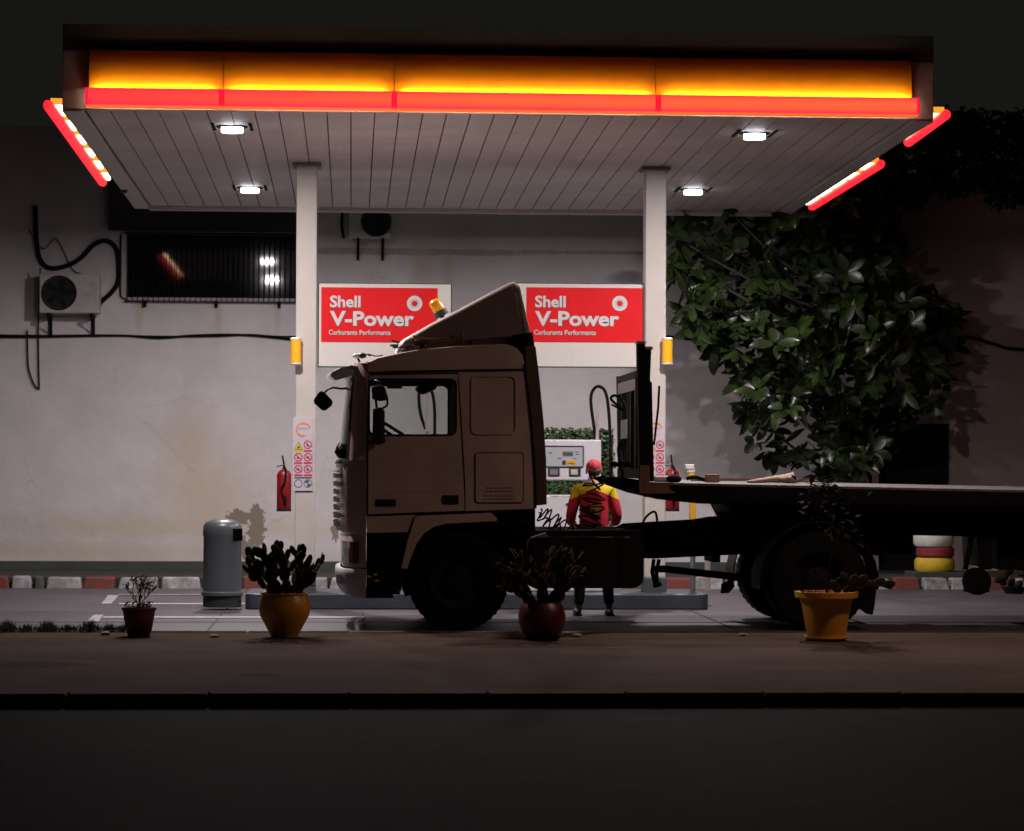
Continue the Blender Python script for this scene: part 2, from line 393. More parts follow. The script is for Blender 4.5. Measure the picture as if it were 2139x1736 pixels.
gb.box(wx0-.03, wx1, YW-.082, YW-.066, wz0-.075, wz0-.06); gb.box(wx0-.03, wx1, YW-.0825, YW-.0665, Z_(489,YW,400)-.01, Z_(487,YW,400))
for px in (303, 452, 583): q = X_(px, YW, 630); gb.box(q-.022, q+.022, YW-.1, YW-.001, wz0-.14, wz0-.055)
gb.build('grille', mat('grille black', (.008,.008,.008), .85, spec=.05), W)
# dark box added to stand for the shadow over the window
sh = MB(); sh.box(wx0-.25, wx1, YW-.22, YW-.004, Z_(484,YW,400), wz1+.3); sh.build('shade_box', mat('dark shade box', (.02,.019,.018), .7), B, bevel=.01)
BW = thing('shaded_wall', 'right stretch of the station wall, tree shade painted in, with a shuttered doorway', 'wall', (dx1+5, YW, 0))
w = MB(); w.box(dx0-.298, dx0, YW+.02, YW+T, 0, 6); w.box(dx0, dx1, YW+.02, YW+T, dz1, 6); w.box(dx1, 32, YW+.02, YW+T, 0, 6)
w.build('wall', mat('shade tinted wall', (.42,.31,.29), .9, var=.25, scale=.8, bump=.15, bscale=14), BW)  # same wall in the tree's shade, painted as a darker reddish colour
sh = MB()
n = 14
for i in range(n):
    za = dz0+(dz1-dz0)*i/n; sh.box(dx0+.002, dx1-.002, YW+.1, YW+.13, za+.004, za+(dz1-dz0)/n-.004)
sh.box(dx0+.002, dx1-.002, YW+.14, YW+.16, dz0, dz1)
sh.build('doorway_shutter', mat('dark doorway shutter', (.01,.01,.009), .7, spec=.1), BW)

# air conditioners
m_ac = mat('weathered casing', (.46,.45,.42), .6, var=.25, scale=7)
def ac_unit(label, x0, y0, x1, y1, fan, rad, feet, Yf=YW-.42):
    a, b, c, d = rng(x0, y0, x1, y1, Yf)
    t = thing('air_conditioner', label, 'air conditioner', ((a+b)/2, YW, c), 'air conditioner units on the wall')
    m = MB(); m.box(a, b, Yf, Yf+.30, c, d); body = m.build('casing', m_ac, t, bevel=.015)
    f = P(fan[0], fan[1], Yf); r = rad*Yf/F
    m = MB(); m.lathe([(r,-.02),(r,.004),(r*.93,.004),(r*.93,-.018)], (f.x, Yf-.004, f.z), 28, 'Y', cap=False)
    for q in (.2,.36,.52,.68,.84): m.lathe([(r*q,-.012),(r*q+.006,-.012),(r*q+.006,-.008),(r*q,-.008)], (f.x, Yf-.004, f.z), 28, 'Y', cap=False)
    for q in range(12):
        an = q*PI/6; m.tube([(f.x,Yf-.016,f.z),(f.x+r*math.cos(an),Yf-.016,f.z+r*math.sin(an))], .004, 5)
    m.build('fan_guard', M['blackp'], t)
    m = MB(); m.lathe([(.001,-.0015),(r*.92,-.0015)], (f.x, Yf, f.z), 28, 'Y', cap=False); m.build('fan_opening', mat('fan recess', (.008,.008,.008), .8), t, fixn=False)
    m = MB()
    for q in range(5):
        an = q*2*PI/5; m.obox((f.x+.5*r*math.cos(an),Yf-.004,f.z+.5*r*math.sin(an)), (r*.7,.004,r*.28), Matrix.Rotation(-an,3,'Y'))
    m.build('fan', M['blackm'], t)
    for px in feet:
        q = X_(px, Yf, y1); m = MB(); m.box(q-.022, q+.022, Yf-.02, YW-.002, c-.05, c-.004); m.box(q-.02, q+.02, YW-.05, YW-.003, c-.3, c-.05)
        m.tube([(q,Yf+.02,c-.05),(q,YW-.03,c-.28)], .015, 6); m.build('bracket', M['blackm'], t)
    return t
ac_unit('weathered air conditioner unit on the wall left of the barred window', 82, 571, 207, 654, (124,612), 36, (100,190))
ac_unit('dark air conditioner unit half hidden under the canopy rear edge', 728, 432, 816, 497, (786,463), 32, (748,800))
def wall_pipe(name, label, cat, pts, r, Y=YW-.04, m=None, ys=None):
    ps = smooth_path([P(a[0], a[1], Y - (a[2] if len(a) > 2 else 0)) for a in pts], 6)
    mb = MB(); mb.tube(ps, r, 8); o = mb.build(name, m or M['rubber'], loc=tuple(ps[0])); o.data.shade_smooth(); return tag(o, label, cat)
wall_pipe('insulated_pipe', 'thick black insulated pipe looping over to the left air conditioner', 'pipe', [(74,430),(76,500),(84,542),(105,560),(140,555),(170,538),(195,512),(222,503),(243,520),(248,560),(246,590),(232,612),(214,628),(200,645,.15)], .034)
wall_pipe('drain_hose', 'thin hose hanging in a loop below the left air conditioner', 'hose', [(84,560,.3),(81,640,.1),(80,700),(81,770),(82,808),(80,812),(70,800),(60,770),(58,740),(57,690)], .011)
wall_pipe('thin_wire', 'thin wire crossing the wall above the left air conditioner', 'wire', [(60,480),(90,520),(118,500),(150,560),(170,572)], .007)
wall_pipe('wall_cable', 'double dark cable strung across the wall left of the columns', 'cable', [(-30,703),(60,704),(160,702),(260,701),(330,706),(400,701),(470,699),(530,701),(600,708),(640,711)], .016)
wall_pipe('wall_cable', 'thinner upper strand of the cable sagging under the barred window', 'cable', [(-30,700),(100,701),(220,700),(340,703),(460,702),(520,699),(580,703),(640,703)], .012)
wall_pipe('wall_cable', 'dark cable running behind the big tree to the right edge', 'cable', [(1380,702),(1440,708),(1500,716),(1600,722),(1800,712),(1900,705),(1990,704),(2030,706),(2075,718),(2110,728),(2190,733)], .022)
wall_pipe('wall_pipe', 'thin black pipe on the wall beside the window frame', 'pipe', [(252,490),(251,560),(251,610),(256,622),(270,628)], .010)
wall_pipe('wall_pipe', 'short dark pipe beside the half hidden air conditioner', 'pipe', [(716,440),(714,470),(718,498)], .02)

# ------------------------------------------------------------------ canopy
YF, YB = 26.8, 35.73
FL, FR = P(130, 229, YF), P(1950, 244, YF)
zf = (FL.z + FR.z)/2; zb = (P(285,437,YB).z + P(1655,440,YB).z)/2
cx0, cx1 = FL.x, FR.x
def sz(Y): return zf + (zb-zf)*(Y-YF)/(YB-YF)
top = Z_(62, YF)
C = thing('fuel_canopy', 'flat white station canopy with glowing orange fascia and red light bars', 'canopy', ((cx0+cx1)/2, (YF+YB)/2, 0))
# soffit: separate slats with grooves, in one mesh
m = MB(); sp = .366; nx = int((cx1-cx0)/sp)
off0 = (X_(220/1.337*1+0,28) if False else 0)
x = cx0+.22
# boundary boards
sl = []
while x < cx1-.22:
    x2 = min(x+.245, cx1-.22)
    m.add([(x+.006,YF+.02,sz(YF+.02)),(x2-.006,YF+.02,sz(YF+.02)),(x2-.006,YB-.12,sz(YB-.12)),(x+.006,YB-.12,sz(YB-.12)),
           (x+.006,YF+.02,sz(YF+.02)+.02),(x2-.006,YF+.02,sz(YF+.02)+.02),(x2-.006,YB-.12,sz(YB-.12)+.02),(x+.006,YB-.12,sz(YB-.12)+.02)],
          [(0,3,2,1),(4,5,6,7),(0,1,5,4),(1,2,6,5),(2,3,7,6),(3,0,4,7)])
    x = x2
m.build('soffit', M['soffit'], C)
m = MB()
m.add([(cx0,YF+.01,sz(YF)+.03),(cx1,YF+.01,sz(YF)+.03),(cx1,YB,sz(YB)+.03),(cx0,YB,sz(YB)+.03),(cx0,YF+.01,sz(YF)+.06),(cx1,YF+.01,sz(YF)+.06),(cx1,YB,sz(YB)+.06),(cx0,YB,sz(YB)+.06)],
      [(0,3,2,1),(4,5,6,7),(0,1,5,4),(1,2,6,5),(2,3,7,6),(3,0,4,7)])
m.build('soffit_backing', mat('groove dark', (.05,.04,.035), .9), C)
tr = MB()
for xa, xb in ((cx0, cx0+.2), (cx1-.2, cx1)):
    tr.add([(xa,YF+.02,sz(YF)-.03),(xb,YF+.02,sz(YF)-.03),(xb,YB,sz(YB)-.03),(xa,YB,sz(YB)-.03),(xa,YF+.02,sz(YF)+.05),(xb,YF+.02,sz(YF)+.05),(xb,YB,sz(YB)+.05),(xa,YB,sz(YB)+.05)],
      [(0,3,2,1),(4,5,6,7),(0,1,5,4),(1,2,6,5),(2,3,7,6),(3,0,4,7)])
tr.box(cx0+.203, cx1-.203, YB-.1, YB, sz(YB)-.055, sz(YB)+.06)
tr.build('edge_trim', mat('trim beige', (.50,.45,.42), .5, var=.1), C, bevel=.008)
# housing box
h = MB()
h.box(cx0, cx1, YF, YF+.018, zf-.01, Z_(116,YF)-.002); h.box(cx0, cx0+.02, YF+.02, YB, zb+.08, top); h.box(cx1-.02, cx1, YF+.02, YB, zb+.08, top)
h.box(cx0, cx1, YB+.003, YB+.02, zb-.02, top); h.box(cx0, cx1, YF+.02, YB, top-.1, top-.06)
h.build('housing', mat('housing white', (.24,.21,.21), .5, var=.1), C, bevel=.006)
h = MB(); h.box(cx0, cx1, YF-.001, YF+.018, Z_(116,YF), top); h.build('upper_fascia', mat('unlit fascia tone', (.04,.035,.03), .8, spec=.1), C)  # upper front of the housing, its lack of light painted in dark
# yellow fascia panels (three joints) and the glowing bar below
fx = [X_(q, YF, 170) for q in (187, 467, 823, 1368, 1902)]
pz0, pz1 = Z_(200, YF), Z_(116, YF)
m_fy = mat('fascia yellow', (.80,.30,.008), .9, var=.12, scale=1.6, spec=.03)
for i in range(4):
    q = MB(); xa, xb = fx[i]+.004, fx[i+1]-.004
    hs = [(pz1-pz0)*k_/12 for k_ in range(13)]; pr = [(YF-.084+.33*h_*h_, pz0+h_) for h_ in hs] + [(YF-.003, pz1), (YF-.003, pz0)]; n_ = len(pr)
    q.add([(xa,a,c) for a,c in pr]+[(xb,a,c) for a,c in pr], [(k_,(k_+1)%n_,n_+(k_+1)%n_,n_+k_) for k_ in range(n_)]+[tuple(range(n_)), tuple(range(n_,2*n_))]); q.build('fascia_panel', m_fy, C, smooth=True)
def bar_mat():
    m = bpy.data.materials.new('backlit red diffuser'); m.use_nodes = True; nt = m.node_tree; N = nt.nodes; L = nt.links
    b = N['Principled BSDF']; b.inputs['Base Color'].default_value = (.5,.02,.02,1); b.inputs['Roughness'].default_value = .3
    g = N.new('ShaderNodeNewGeometry'); sx = N.new('ShaderNodeSeparateXYZ'); L.new(g.outputs['Position'], sx.inputs[0])
    mr = N.new('ShaderNodeMapRange'); mr.inputs[1].default_value = cx0; mr.inputs[2].default_value = cx0+4.5; L.new(sx.outputs[0], mr.inputs[0])
    mx = N.new('ShaderNodeMix'); mx.data_type = 'RGBA'; mx.inputs[6].default_value = (1.15,.045,.055,1); mx.inputs[7].default_value = (1.15,.135,.045,1)
    L.new(mr.outputs[0], mx.inputs[0])
    zm = N.new('ShaderNodeMapRange'); zm.inputs[1].default_value = Z_(233,YF); zm.inputs[2].default_value = Z_(199,YF); zm.inputs[3].default_value = -1; zm.inputs[4].default_value = 1; L.new(sx.outputs[2], zm.inputs[0])
    pw = N.new('ShaderNodeMath'); pw.operation = 'MULTIPLY'; L.new(zm.outputs[0], pw.inputs[0]); L.new(zm.outputs[0], pw.inputs[1])
    m2 = N.new('ShaderNodeMix'); m2.data_type = 'RGBA'; m2.inputs[7].default_value = (1.0,.028,.075,1); L.new(pw.outputs[0], m2.inputs[0]); L.new(mx.outputs[2], m2.inputs[6])
    L.new(m2.outputs[2], b.inputs['Emission Color']); b.inputs['Emission Strength'].default_value = 1.0
    return m
m_bar = bar_mat()
m_tube = emis('fluorescent tube', (1, .96, .68), 48)
m_tubes = emis('side tube', (1, .8, .45), 8)
m_barside = emis('red side diffuser', (1, .02, .035), 1.3)
m_barred = emis('red diffuser joint', (1,.012,.045), .95)
bz = [X_(q, YF, 220) for q in (182, 465, 823, 1370, 1912)]
b0, b1 = Z_(233, YF), Z_(199, YF)
for i in range(4):
    prof = [(-.0,b0),(-.10,b0),(-.128,b0+.03),(-.135,(b0+b1)/2),(-.128,b1-.03),(-.12,b1),(-.11,b1),(-.11,b0+.012),(-.0,b0+.012)]
    q = MB(); vs = []
    x0, x1 = bz[i]+.03, bz[i+1]-.03
    for xx in (x0, x1): vs += [(xx, YF-.085+a, c) for a, c in prof]
    n = len(prof); q.add(vs, [(k, (k+1)%n, n+(k+1)%n, n+k) for k in range(n)] + [tuple(range(n)), tuple(range(n,2*n))])
    bar = q.build('light_bar', m_bar, C)
    for ea, eb in ((bz[i]+.001, bz[i]+.0295), (bz[i+1]-.0295, bz[i+1]-.001)): q = MB(); q.box(ea, eb, YF-.218, YF-.086, b0+.001, b1-.001); q.build('end_cap', m_barred, bar)
    q = MB(); q.tube([(x0+.05, YF-.122, b1-.022), (x1-.05, YF-.122, b1-.022)], .016, 8); q.build('lamp_tube', m_tube, bar)
q = MB(); q.box(bz[0], bz[4], YF-.16, YF-.046, b0-.016, b0-.004); q.build('lower_trim', emis('amber lower strip', (1,.22,.02), .7), C)
m_brk = emis('glowing amber bracket', (1,.35,.03), 1.1)
# side bars, seen from below
def side_bar(pa, pb, YA, YBb, inner, ntube, brackets, endcap=False):
    A = P(pa[0], pa[1], YA); Bq = P(pb[0], pb[1], YBb); d = (Bq-A)
    q = MB(); q.tube([A, A+d*.02, Bq-d*.02, Bq], [.04,.056,.056,.04], 12); o = q.build('side_light_bar', m_barside, C); o.data.shade_smooth()
    off = Vector((inner*.075, 0, .045))
    for i in range(ntube):
        s0 = A + d*((i+.12)/ntube) + off; s1 = A + d*((i+.88)/ntube) + off
        q = MB(); q.tube([s0, s1], .028, 8); q.build('lamp_tube', m_tubes, o)
    for i in range(brackets):
        q = MB(); s0 = A + d*((i+.0)/ntube+.02) + off*1.0; q.obox(s0+Vector((inner*.03,0,0)), (.17,.05,.06), Matrix.Identity(3)); q.build('bracket', m_brk, o)
    for t in (.1,.5,.9):
        q = MB(); s0 = A+d*t; q.tube([s0+Vector((0,0,.03)), s0+Vector((inner*.22,0,.12))], .012, 6); q.build('mount', M['steel'], o)
    return o
side_bar((99,217),(216,383), YF, 33.2, 1, 6, 6)
side_bar((1977,238),(1896,298), YF, 29.2, -1, 2, 2)
side_bar((1842,341),(1694,433), 31.2, 35.5, -1, 5, 2)
# security camera on the canopy edge
cc = P(259, 394, 33.6)
t = thing('security_camera', 'small black dome camera under the left canopy edge', 'camera', tuple(cc))
m = MB(); m.lathe([(.05,.09),(.055,.02),(.05,.0)], tuple(cc), 16); m.build('mount', M['white'], t)
m = MB(); m.ellipsoid(cc-Vector((0,0,.015)), (.055,.055,.05)); m.build('dome', M['blackp'], t, smooth='all')
# lamps
m_bz = mat('lamp bezel', (.02,.019,.018), .95, spec=0)
m_lamp = emis('lamp diffuser', (.93,.92,1.0), 11)
lamps = []
pos = {'front left':(485,268),'rear left':(522,395),'front right':(1576,282),'rear right':(1448,399)}
for nm, (px, py) in pos.items():
    v = ROT @ Vector(((px-1069.5)/F, -(py-868)/F, -1)); lo, hi = 20, 40
    for _ in range(50):
        mid = (lo+hi)/2; p = CAMLOC + v*(mid/v.y)
        if p.z > sz(mid)-.02: hi = mid
        else: lo = mid
    p = CAMLOC + v*(lo/v.y)
    t = thing('canopy_lamp', {'front left':'lit white lamp in the soffit just right of the left light bar, nearer the fascia','rear left':'lit white soffit lamp beside the left column top, nearer the wall','front right':'lit white soffit lamp nearest the fascia on the right','rear right':'lit white soffit lamp just right of the right column top'}[nm], 'lamp', tuple(p), 'lit lamps in the canopy soffit')
    m = MB()
    s0 = sz(p.y)
    mbz = m_bz
    for xa, xb in ((-.215,-.18),(.18,.215)): m = MB(); m.box(p.x+xa, p.x+xb, p.y-.30, p.y+.30, s0-.008, s0-.002); m.build('bezel_arm', mbz, t)
    m = MB(); m.lathe([(.165,-.001),(.165,-.010),(.125,-.014),(.125,-.001)], (p.x,p.y,s0-.002), 24, cap=False)
    m.build('bezel', m_bz, t)
    m = MB(); pts = rrect(p.x-.115, p.y-.125, p.x+.115, p.y+.125, .11, 6)
    n = len(pts); m.add([(a,b,s0-.005) for a,b in pts]+[(a,b,s0-.062) for a,b in pts], [tuple(range(n)), tuple(range(n,2*n))]+[(i,(i+1)%n,n+(i+1)%n,n+i) for i in range(n)])
    m.build('diffuser', m_lamp, t); lamps.append(Vector((p.x,p.y,s0-.068)))

# ------------------------------------------------------------------ columns and forecourt furniture
YC = 30.9
m_col = mat('column paint', (.54,.49,.45), .5, var=.10, scale=3, bump=.05)
def column(x0, x1, label):
    a, b = X_(x0, YC, 640), X_(x1, YC, 640)
    t = thing('canopy_column', label, 'column', ((a+b)/2, YC+.13, .18), 'canopy columns')
    m = MB(); m.box(a, b, YC, YC+.26, .35, sz(YC)-.02); m.build('shaft', m_col, t, bevel=.012)
    m = MB(); m.box(a-.045, b+.045, YC-.04, YC+.30, sz(YC)-.045, sz(YC)-.004); m.build('collar', mat('collar grey', (.2,.18,.17), .6), t, bevel=.004)
    m = MB(); m.box(a-.01, b+.01, YC-.05, YC+.31, .17, .35); m.build('base_block', M['greyp'], t, bevel=.01)
    return t, a, b
c1, c1a, c1b = column(618, 661, 'square white canopy column beside the truck cab front')
c2, c2a, c2b = column(1348, 1391.5, 'square white canopy column behind the trailer headboard')
# island
isl = MB(); ix0, ix1 = X_(512, 30.45, 1255), X_(1480, 30.45, 1255)
pts = rrect(ix0, 30.4, ix1, 31.75, .10); n = len(pts)
isl.add([(a,b,0) for a,b in pts]+[(a,b,.18) for a,b in pts], [tuple(range(n)), tuple(range(n,2*n))]+[(i,(i+1)%n,n+(i+1)%n,n+i) for i in range(n)])
tag(isl.build('pump_island', mat('island grey paint', (.045,.05,.062), .45, var=.35, scale=3, bump=.1), loc=((ix0+ix1)/2,31,0), bevel=.015), 'long low grey painted concrete island under the columns', 'pump island')

# yellow bollard-like column lamps
def column_light(px, label):
    p = P(px, 734, YC-.075); t = thing('column_lamp', label, 'wall lamp', (p.x, YC, p.z), 'yellow cylinders on the columns')
    r = .0605; h = .135
    m = MB(); m.lathe([(r,-h),(r,h)], tuple(p), 20); m.build('shade', mat('yellow sleeve', (.85,.40,.012), .4, var=.05, emit=(.9,.40,.01), es=.18), t, smooth=True)
    for s_ in (-1, 1):
        m = MB(); m.lathe([(r*1.06, s_*h-.0), (r*1.06, s_*(h+.018)), (r*.8, s_*(h+.026))], tuple(p), 20); m.build('end_cap', M['white'], t, smooth=True)
    m = MB(); m.box(p.x-.03, p.x+.03, p.y+.05, YC-.001, p.z-.08, p.z+.08); m.build('mount', M['greyp'], t)
column_light(618, 'yellow cylinder lamp with white caps on the left column')
column_light(1394, 'yellow cylinder lamp with white caps on the right column')

# safety sign panels
m_ink = mat('sign ink', (.02,.03,.035), .6); m_pict = mat('pictogram red', (.62,.035,.09), .6); m_py = mat('pictogram yellow', (.72,.58,.02), .6); m_sheet = mat('white sheet', (.56,.50,.56), .5, var=.04)
m_or = mat('sticker orange', (.75,.30,.06), .6); m_blue = mat('pictogram teal', (.08,.13,.15), .6); m_pinkt = mat('faint lilac print', (.5,.38,.52), .6)
def ring(mb, c, r0, r1, y, a0=0, a1=2*PI, n=24):
    vs = []; fs = []
    for i in range(n+1):
        t = a0+(a1-a0)*i/n
        vs += [(c.x+r0*math.cos(t), y, c.z+r0*math.sin(t)), (c.x+r1*math.cos(t), y, c.z+r1*math.sin(t))]
    for i in range(n): fs.append((2*i,2*i+1,2*i+3,2*i+2))
    mb.add(vs, fs)
def safety_panel(dpx, label):
    Y = YC-.012; pf = lambda a, b: P(a+dpx, b, Y)
    a, b, c, d = rng(612+dpx, 872, 653+dpx, 1026, Y)
    t = thing('safety_sign', label, 'sign', ((a+b)/2, YC, c), 'safety pictogram sheets on the columns')
    m = MB(); m.box(a, b, Y, YC-.001, c, d); m.build('sheet', m_sheet, t)
    s = Y/F; y = Y-.0015
    mr = MB(); mk_ = MB(); my = MB(); mb_ = MB()
    for (x_, z_) in ((643,929),(623,955),(643,955),(623,980),(643,980)):
        p = pf(x_, z_); ring(mr, p, 6.6*s, 8.9*s, y)
        mr.obox((p.x, y-.0005, p.z), (15*s,.0006,1.6*s), Matrix.Rotation(R(45),3,'Y'))
        k = random.randint(0,2)
        mk_.obox((p.x-1*s, y, p.z), (7*s,.0004,2.2*s), Matrix.Rotation(R(-30-20*k),3,'Y'))
        mk_.obox((p.x+1.5*s, y-.0002, p.z-2*s), (3.4*s,.0004,3.4*s), Matrix.Rotation(R(20*k),3,'Y'))
    for (x_, z_) in ((643,942),(623,967),(643,967),(623,992.6),(643,992.6)):
        p = pf(x_, z_); mr.box(p.x-8.6*s, p.x+8.6*s, y, y-.0008, p.z-1.9*s, p.z+1.9*s)
    p = pf(624,932); my.prism([(p.x-8.5*s,p.z-6.5*s),(p.x+8.5*s,p.z-6.5*s),(p.x,p.z+8.5*s)], y-.0008, y)
    mk_.prism([[(p.x-9.5*s,p.z-7.3*s),(p.x+9.5*s,p.z-7.3*s),(p.x,p.z+10*s)],[(p.x-8.4*s,p.z-6.5*s),(p.x+8.4*s,p.z-6.5*s),(p.x,p.z+8.4*s)]], y-.001, y)
    mk_.obox((p.x, y-.0012, p.z-2*s), (3*s,.0004,5*s), Matrix.Identity(3)); mk_.obox((p.x, y-.0014, p.z-3.5*s), (6*s,.0004,2*s), Matrix.Identity(3))
    p = pf(624,942); my.box(p.x-8.6*s, p.x+8.6*s, y, y-.0008, p.z-1.9*s, p.z+1.9*s)
    p = pf(633,998); mb_.box(p.x-18*s, p.x+18*s, y, y-.0008, p.z-1.6*s, p.z+1.6*s)
    p = pf(623,1010); ring(mb_, p, 7*s, 8.8*s, y)
    p = pf(643,1010); ring(mb_, p, 7.6*s, 8.8*s, y); ring(mb_, p, .1*s, 7*s, y, R(60), R(170)); ring(mb_, p, .1*s, 7*s, y, R(250), R(350))
    mk_.box(a, b, y, y-.0006, c, c+.004)
    mr.build('prohibition_marks', m_pict, t, fixn=False); mk_.build('black_marks', m_ink, t, fixn=False); my.build('warning_marks', m_py, t, fixn=False); mb_.build('mandatory_marks', m_blue, t, fixn=False)
    mo = MB(); p = pf(633.5,897.5); ring(mo, p, 12.4*s, 15.5*s, y, R(10), R(275)); ring(mo, p, 11*s, 13.8*s, y-.0003, R(55), R(115)); ring(mo, p, 11*s, 13.8*s, y-.0003, R(235), R(290)); mo.build('round_sticker', m_or, t, fixn=False)
    mo = MB()
    for i in range(6): q = pf(625+3.2*i, 895); mo.box(q.x-1.2*s, q.x+1.2*s, y, y-.0008, q.z-2.2*s, q.z+2.2*s)
    mo.build('sticker_print', m_pinkt, t)
safety_panel(0, 'tall sheet of red prohibition pictograms on the left column')
safety_panel(735.5, 'sheet of red prohibition pictograms on the column behind the headboard')

# fire extinguishers
def extinguisher(px, py0, py1, Y, label):
    a, b = P(px, py1, Y), P(px, py0, Y); H = b.z-a.z; r = 15*Y/F
    t = thing('fire_extinguisher', label, 'fire extinguisher', (a.x, Y, a.z), 'fire extinguishers on the columns')
    m = MB(); m.lathe([(r*.85,0),(r,.03),(r,H*.86),(r*.8,H*.94),(r*.3,H),(r*.3,H+.02)], (a.x,Y,a.z), 20); m.build('cylinder', M['red'], t, smooth=True)
    m = MB(); m.lathe([(r*.9,-.012),(r*1.02,-.012),(r*1.02,.02),(r*.9,.02)], (a.x,Y,a.z), 20); m.build('foot_ring', M['blackp'], t, smooth=True)
    m = MB(); m.lathe([(.014,0),(.016,.03),(.01,.05)], (a.x,Y,a.z+H+.015), 10)
    m.tube([(a.x-.005,Y,a.z+H+.05),(a.x-.09,Y-.01,a.z+H+.03)], .011, 6); m.tube([(a.x,Y,a.z+H+.045),(a.x-.02,Y-.02,a.z+H+.16)], .012, 6); m.build('valve_lever', M['blackp'], t)
    pts = smooth_path([(a.x,Y,a.z+H+.03),(a.x+.02,Y-r*.9,a.z+H*.98),(a.x+.012,Y-r*1.12,a.z+H*.7),(a.x-.03,Y-r*1.15,a.z+H*.5),(a.x+.01,Y-r*1.12,a.z+H*.22)], 5)
    m = MB(); m.tube(pts, .012, 6); m.tube([(a.x+.012,Y-r*1.15,a.z+H*.36),(a.x+.008,Y-r*1.15,a.z+H*.12)], [.02,.012], 8); m.build('hose', M['rubber'], t, smooth='all')
    m = MB(); m.box(a.x-.02,a.x+.02,Y+r*.8,Y+r+.05,a.z+H*.6,a.z+H*.75); m.build('bracket', M['blackm'], t)
extinguisher(593, 980, 1066, YC+.03, 'red fire extinguisher with black hose hanging left of the left column')
extinguisher(1404, 978, 1066, YC+.03, 'red fire extinguisher right of the column, partly hidden by the trailer deck')

# litter bin
p = PZ(464, 1273, 0); t = thing('litter_bin', 'grey plastic domed litter bin with dark slot, left of the island', 'bin', tuple(p))
s = p.y/F; r = 41*s
m = MB(); m.lathe([(r*.97,.03),(r*.97,30*s)], tuple(p), 32); m.build('base', mat('bin base black', (.02,.02,.022), .6), t, smooth=True)
m = MB(); m.lathe([(r*1.0,29*s),(r*1.06,30*s),(r*1.06,36*s),(r*1.0,38*s)], tuple(p), 36); m.build('rim', M['greyp'], t, smooth=True)
m = MB(); m.lathe([(r*.98,37*s),(r*.96,150*s),(r*.99,153*s),(r*.99,166*s),(r*.985,168*s)], tuple(p), 36); m.build('drum', M['greyp'], t, smooth=True)
m = MB(); m.lathe([(r*.99,167*s),(r*.98,172*s),(r*.9,179*s),(r*.7,184*s),(r*.4,187*s),(.001,188*s)], tuple(p), 36); m.build('lid', M['greyp'], t, smooth=True)
m = MB(); vs = []
for zz in (143*s, 168*s):
    for i in range(9):
        an = R(-56+7*i); vs.append((p.x+r*1.004*math.cos(an), p.y+r*1.004*math.sin(an), zz))
m.add(vs, [(i,i+1,9+i+1,9+i) for i in range(8)]); m.build('slot', mat('slot dark', (.003,.003,.003), .95, spec=0), t, fixn=False)

# fuel pump with two masts
YP = 31.0
pt = P(1075, 1100, YP)
t = thing('fuel_pump', 'wide white fuel pump with display head and two hose masts behind the truck', 'fuel pump', (pt.x, YP, .18))
m_pump = mat('pump white', (.62,.60,.63), .4, var=.05)
a, b, c, d = rng(872, 918, 1256, 1003, YP)
m = MB(); m.box(a, b, YP, YP+.5, c, d); m.build('display_head', m_pump, t, bevel=.015)
x0, x1, z0, z1 = rng(1095, 933, 1217, 993-19, YP); m = MB(); m.prism(rrect(x0-.3, z0, x1, z1, .01), YP-.008, YP-.001); m.build('display_panel', mat('display glass', (.42,.44,.47), .2, var=.05), t)
m = MB(); m.prism([rrect(x0-.31, z0-.008, x1+.012, z1+.012, .01), rrect(x0-.3, z0, x1, z1, .01)], YP-.014, YP-.0015); m.build('display_border', m_ink, t)
m = MB(); q0, q1, q2, q3 = rng(1175, 943, 1197, 953, YP); m.box(q0, q1, YP-.011, YP-.0085, q2, q3); m.build('digit_screen', mat('lcd', (.16,.20,.17), .4), t)
for (ax, ay) in ((1205,944),(1206,949),(1200,958),(1168,957),(1150,946),(1128,957)):
    m = MB(); m.pbox(ax-4, ay-.7, ax+4, ay+.7, YP-.0105, .002); m.build('label_line', m_ink, t)
tm = text_mb('888', q0+.01, q1-.01, q2+.012, YP-.0125, .03, thick=.001); tm.build('digits', m_ink, t)
m = MB(); m.pbox(1182, 962, 1203, 971, YP-.0115, .003); m.build('yellow_badge', M['yellow'], t)
tm = text_mb('FuelSave', X_(1185,YP), X_(1200,YP), Z_(968,YP), YP-.0135, .02, thick=.001); tm.build('badge_lettering', m_ink, t)
m = MB(); m.pbox(1174.5, 962, 1181.5, 971, YP-.0115, .003); m.build('badge_icon', m_ink, t)
for ax, cm in ((1157,'greyp'),(1201,'cream')):
    m = MB(); m.pbox(ax-12, 977, ax+12, 994.5, YP-.012, .011); m.build('reader_frame', m_ink, t, bevel=.004)
    m = MB(); m.pbox(ax-8.5, 980, ax+8.5, 991.5, YP-.0145, .002); m.build('reader_screen', mat('screen '+cm, (.22,.2,.25) if cm=='greyp' else (.55,.5,.42), .3), t)
m = MB(); m.pbox(1207, 980, 1210, 991, YP-.0165, .0015); m.build('card_slot', m_ink, t)
for ax in (872, 1226):
    q0, q1, q2, q3 = rng(ax, 1003, ax+26, 1040, YP); m = MB(); m.box(q0, q1, YP+.02, YP+.48, q2, q3); m.build('support', m_pump, t)
a, b, c, d = rng(866, 1034, 1262, 1240, YP-.04)
m = MB(); m.box(a, b, YP-.04, YP+.55, .18, d); cb = m.build('lower_cabinet', m_pump, t, bevel=.02)
m = MB(); m.pbox(1150, 1037, 1250, 1037.8, YP-.043, .002); m.build('cabinet_seam', m_ink, t)
m = MB(); q = P(1185, 1054, YP-.042); m.lathe([(.018,0),(.018,-.008)], tuple(q), 14, 'Y'); m.build('lock', m_ink, t)
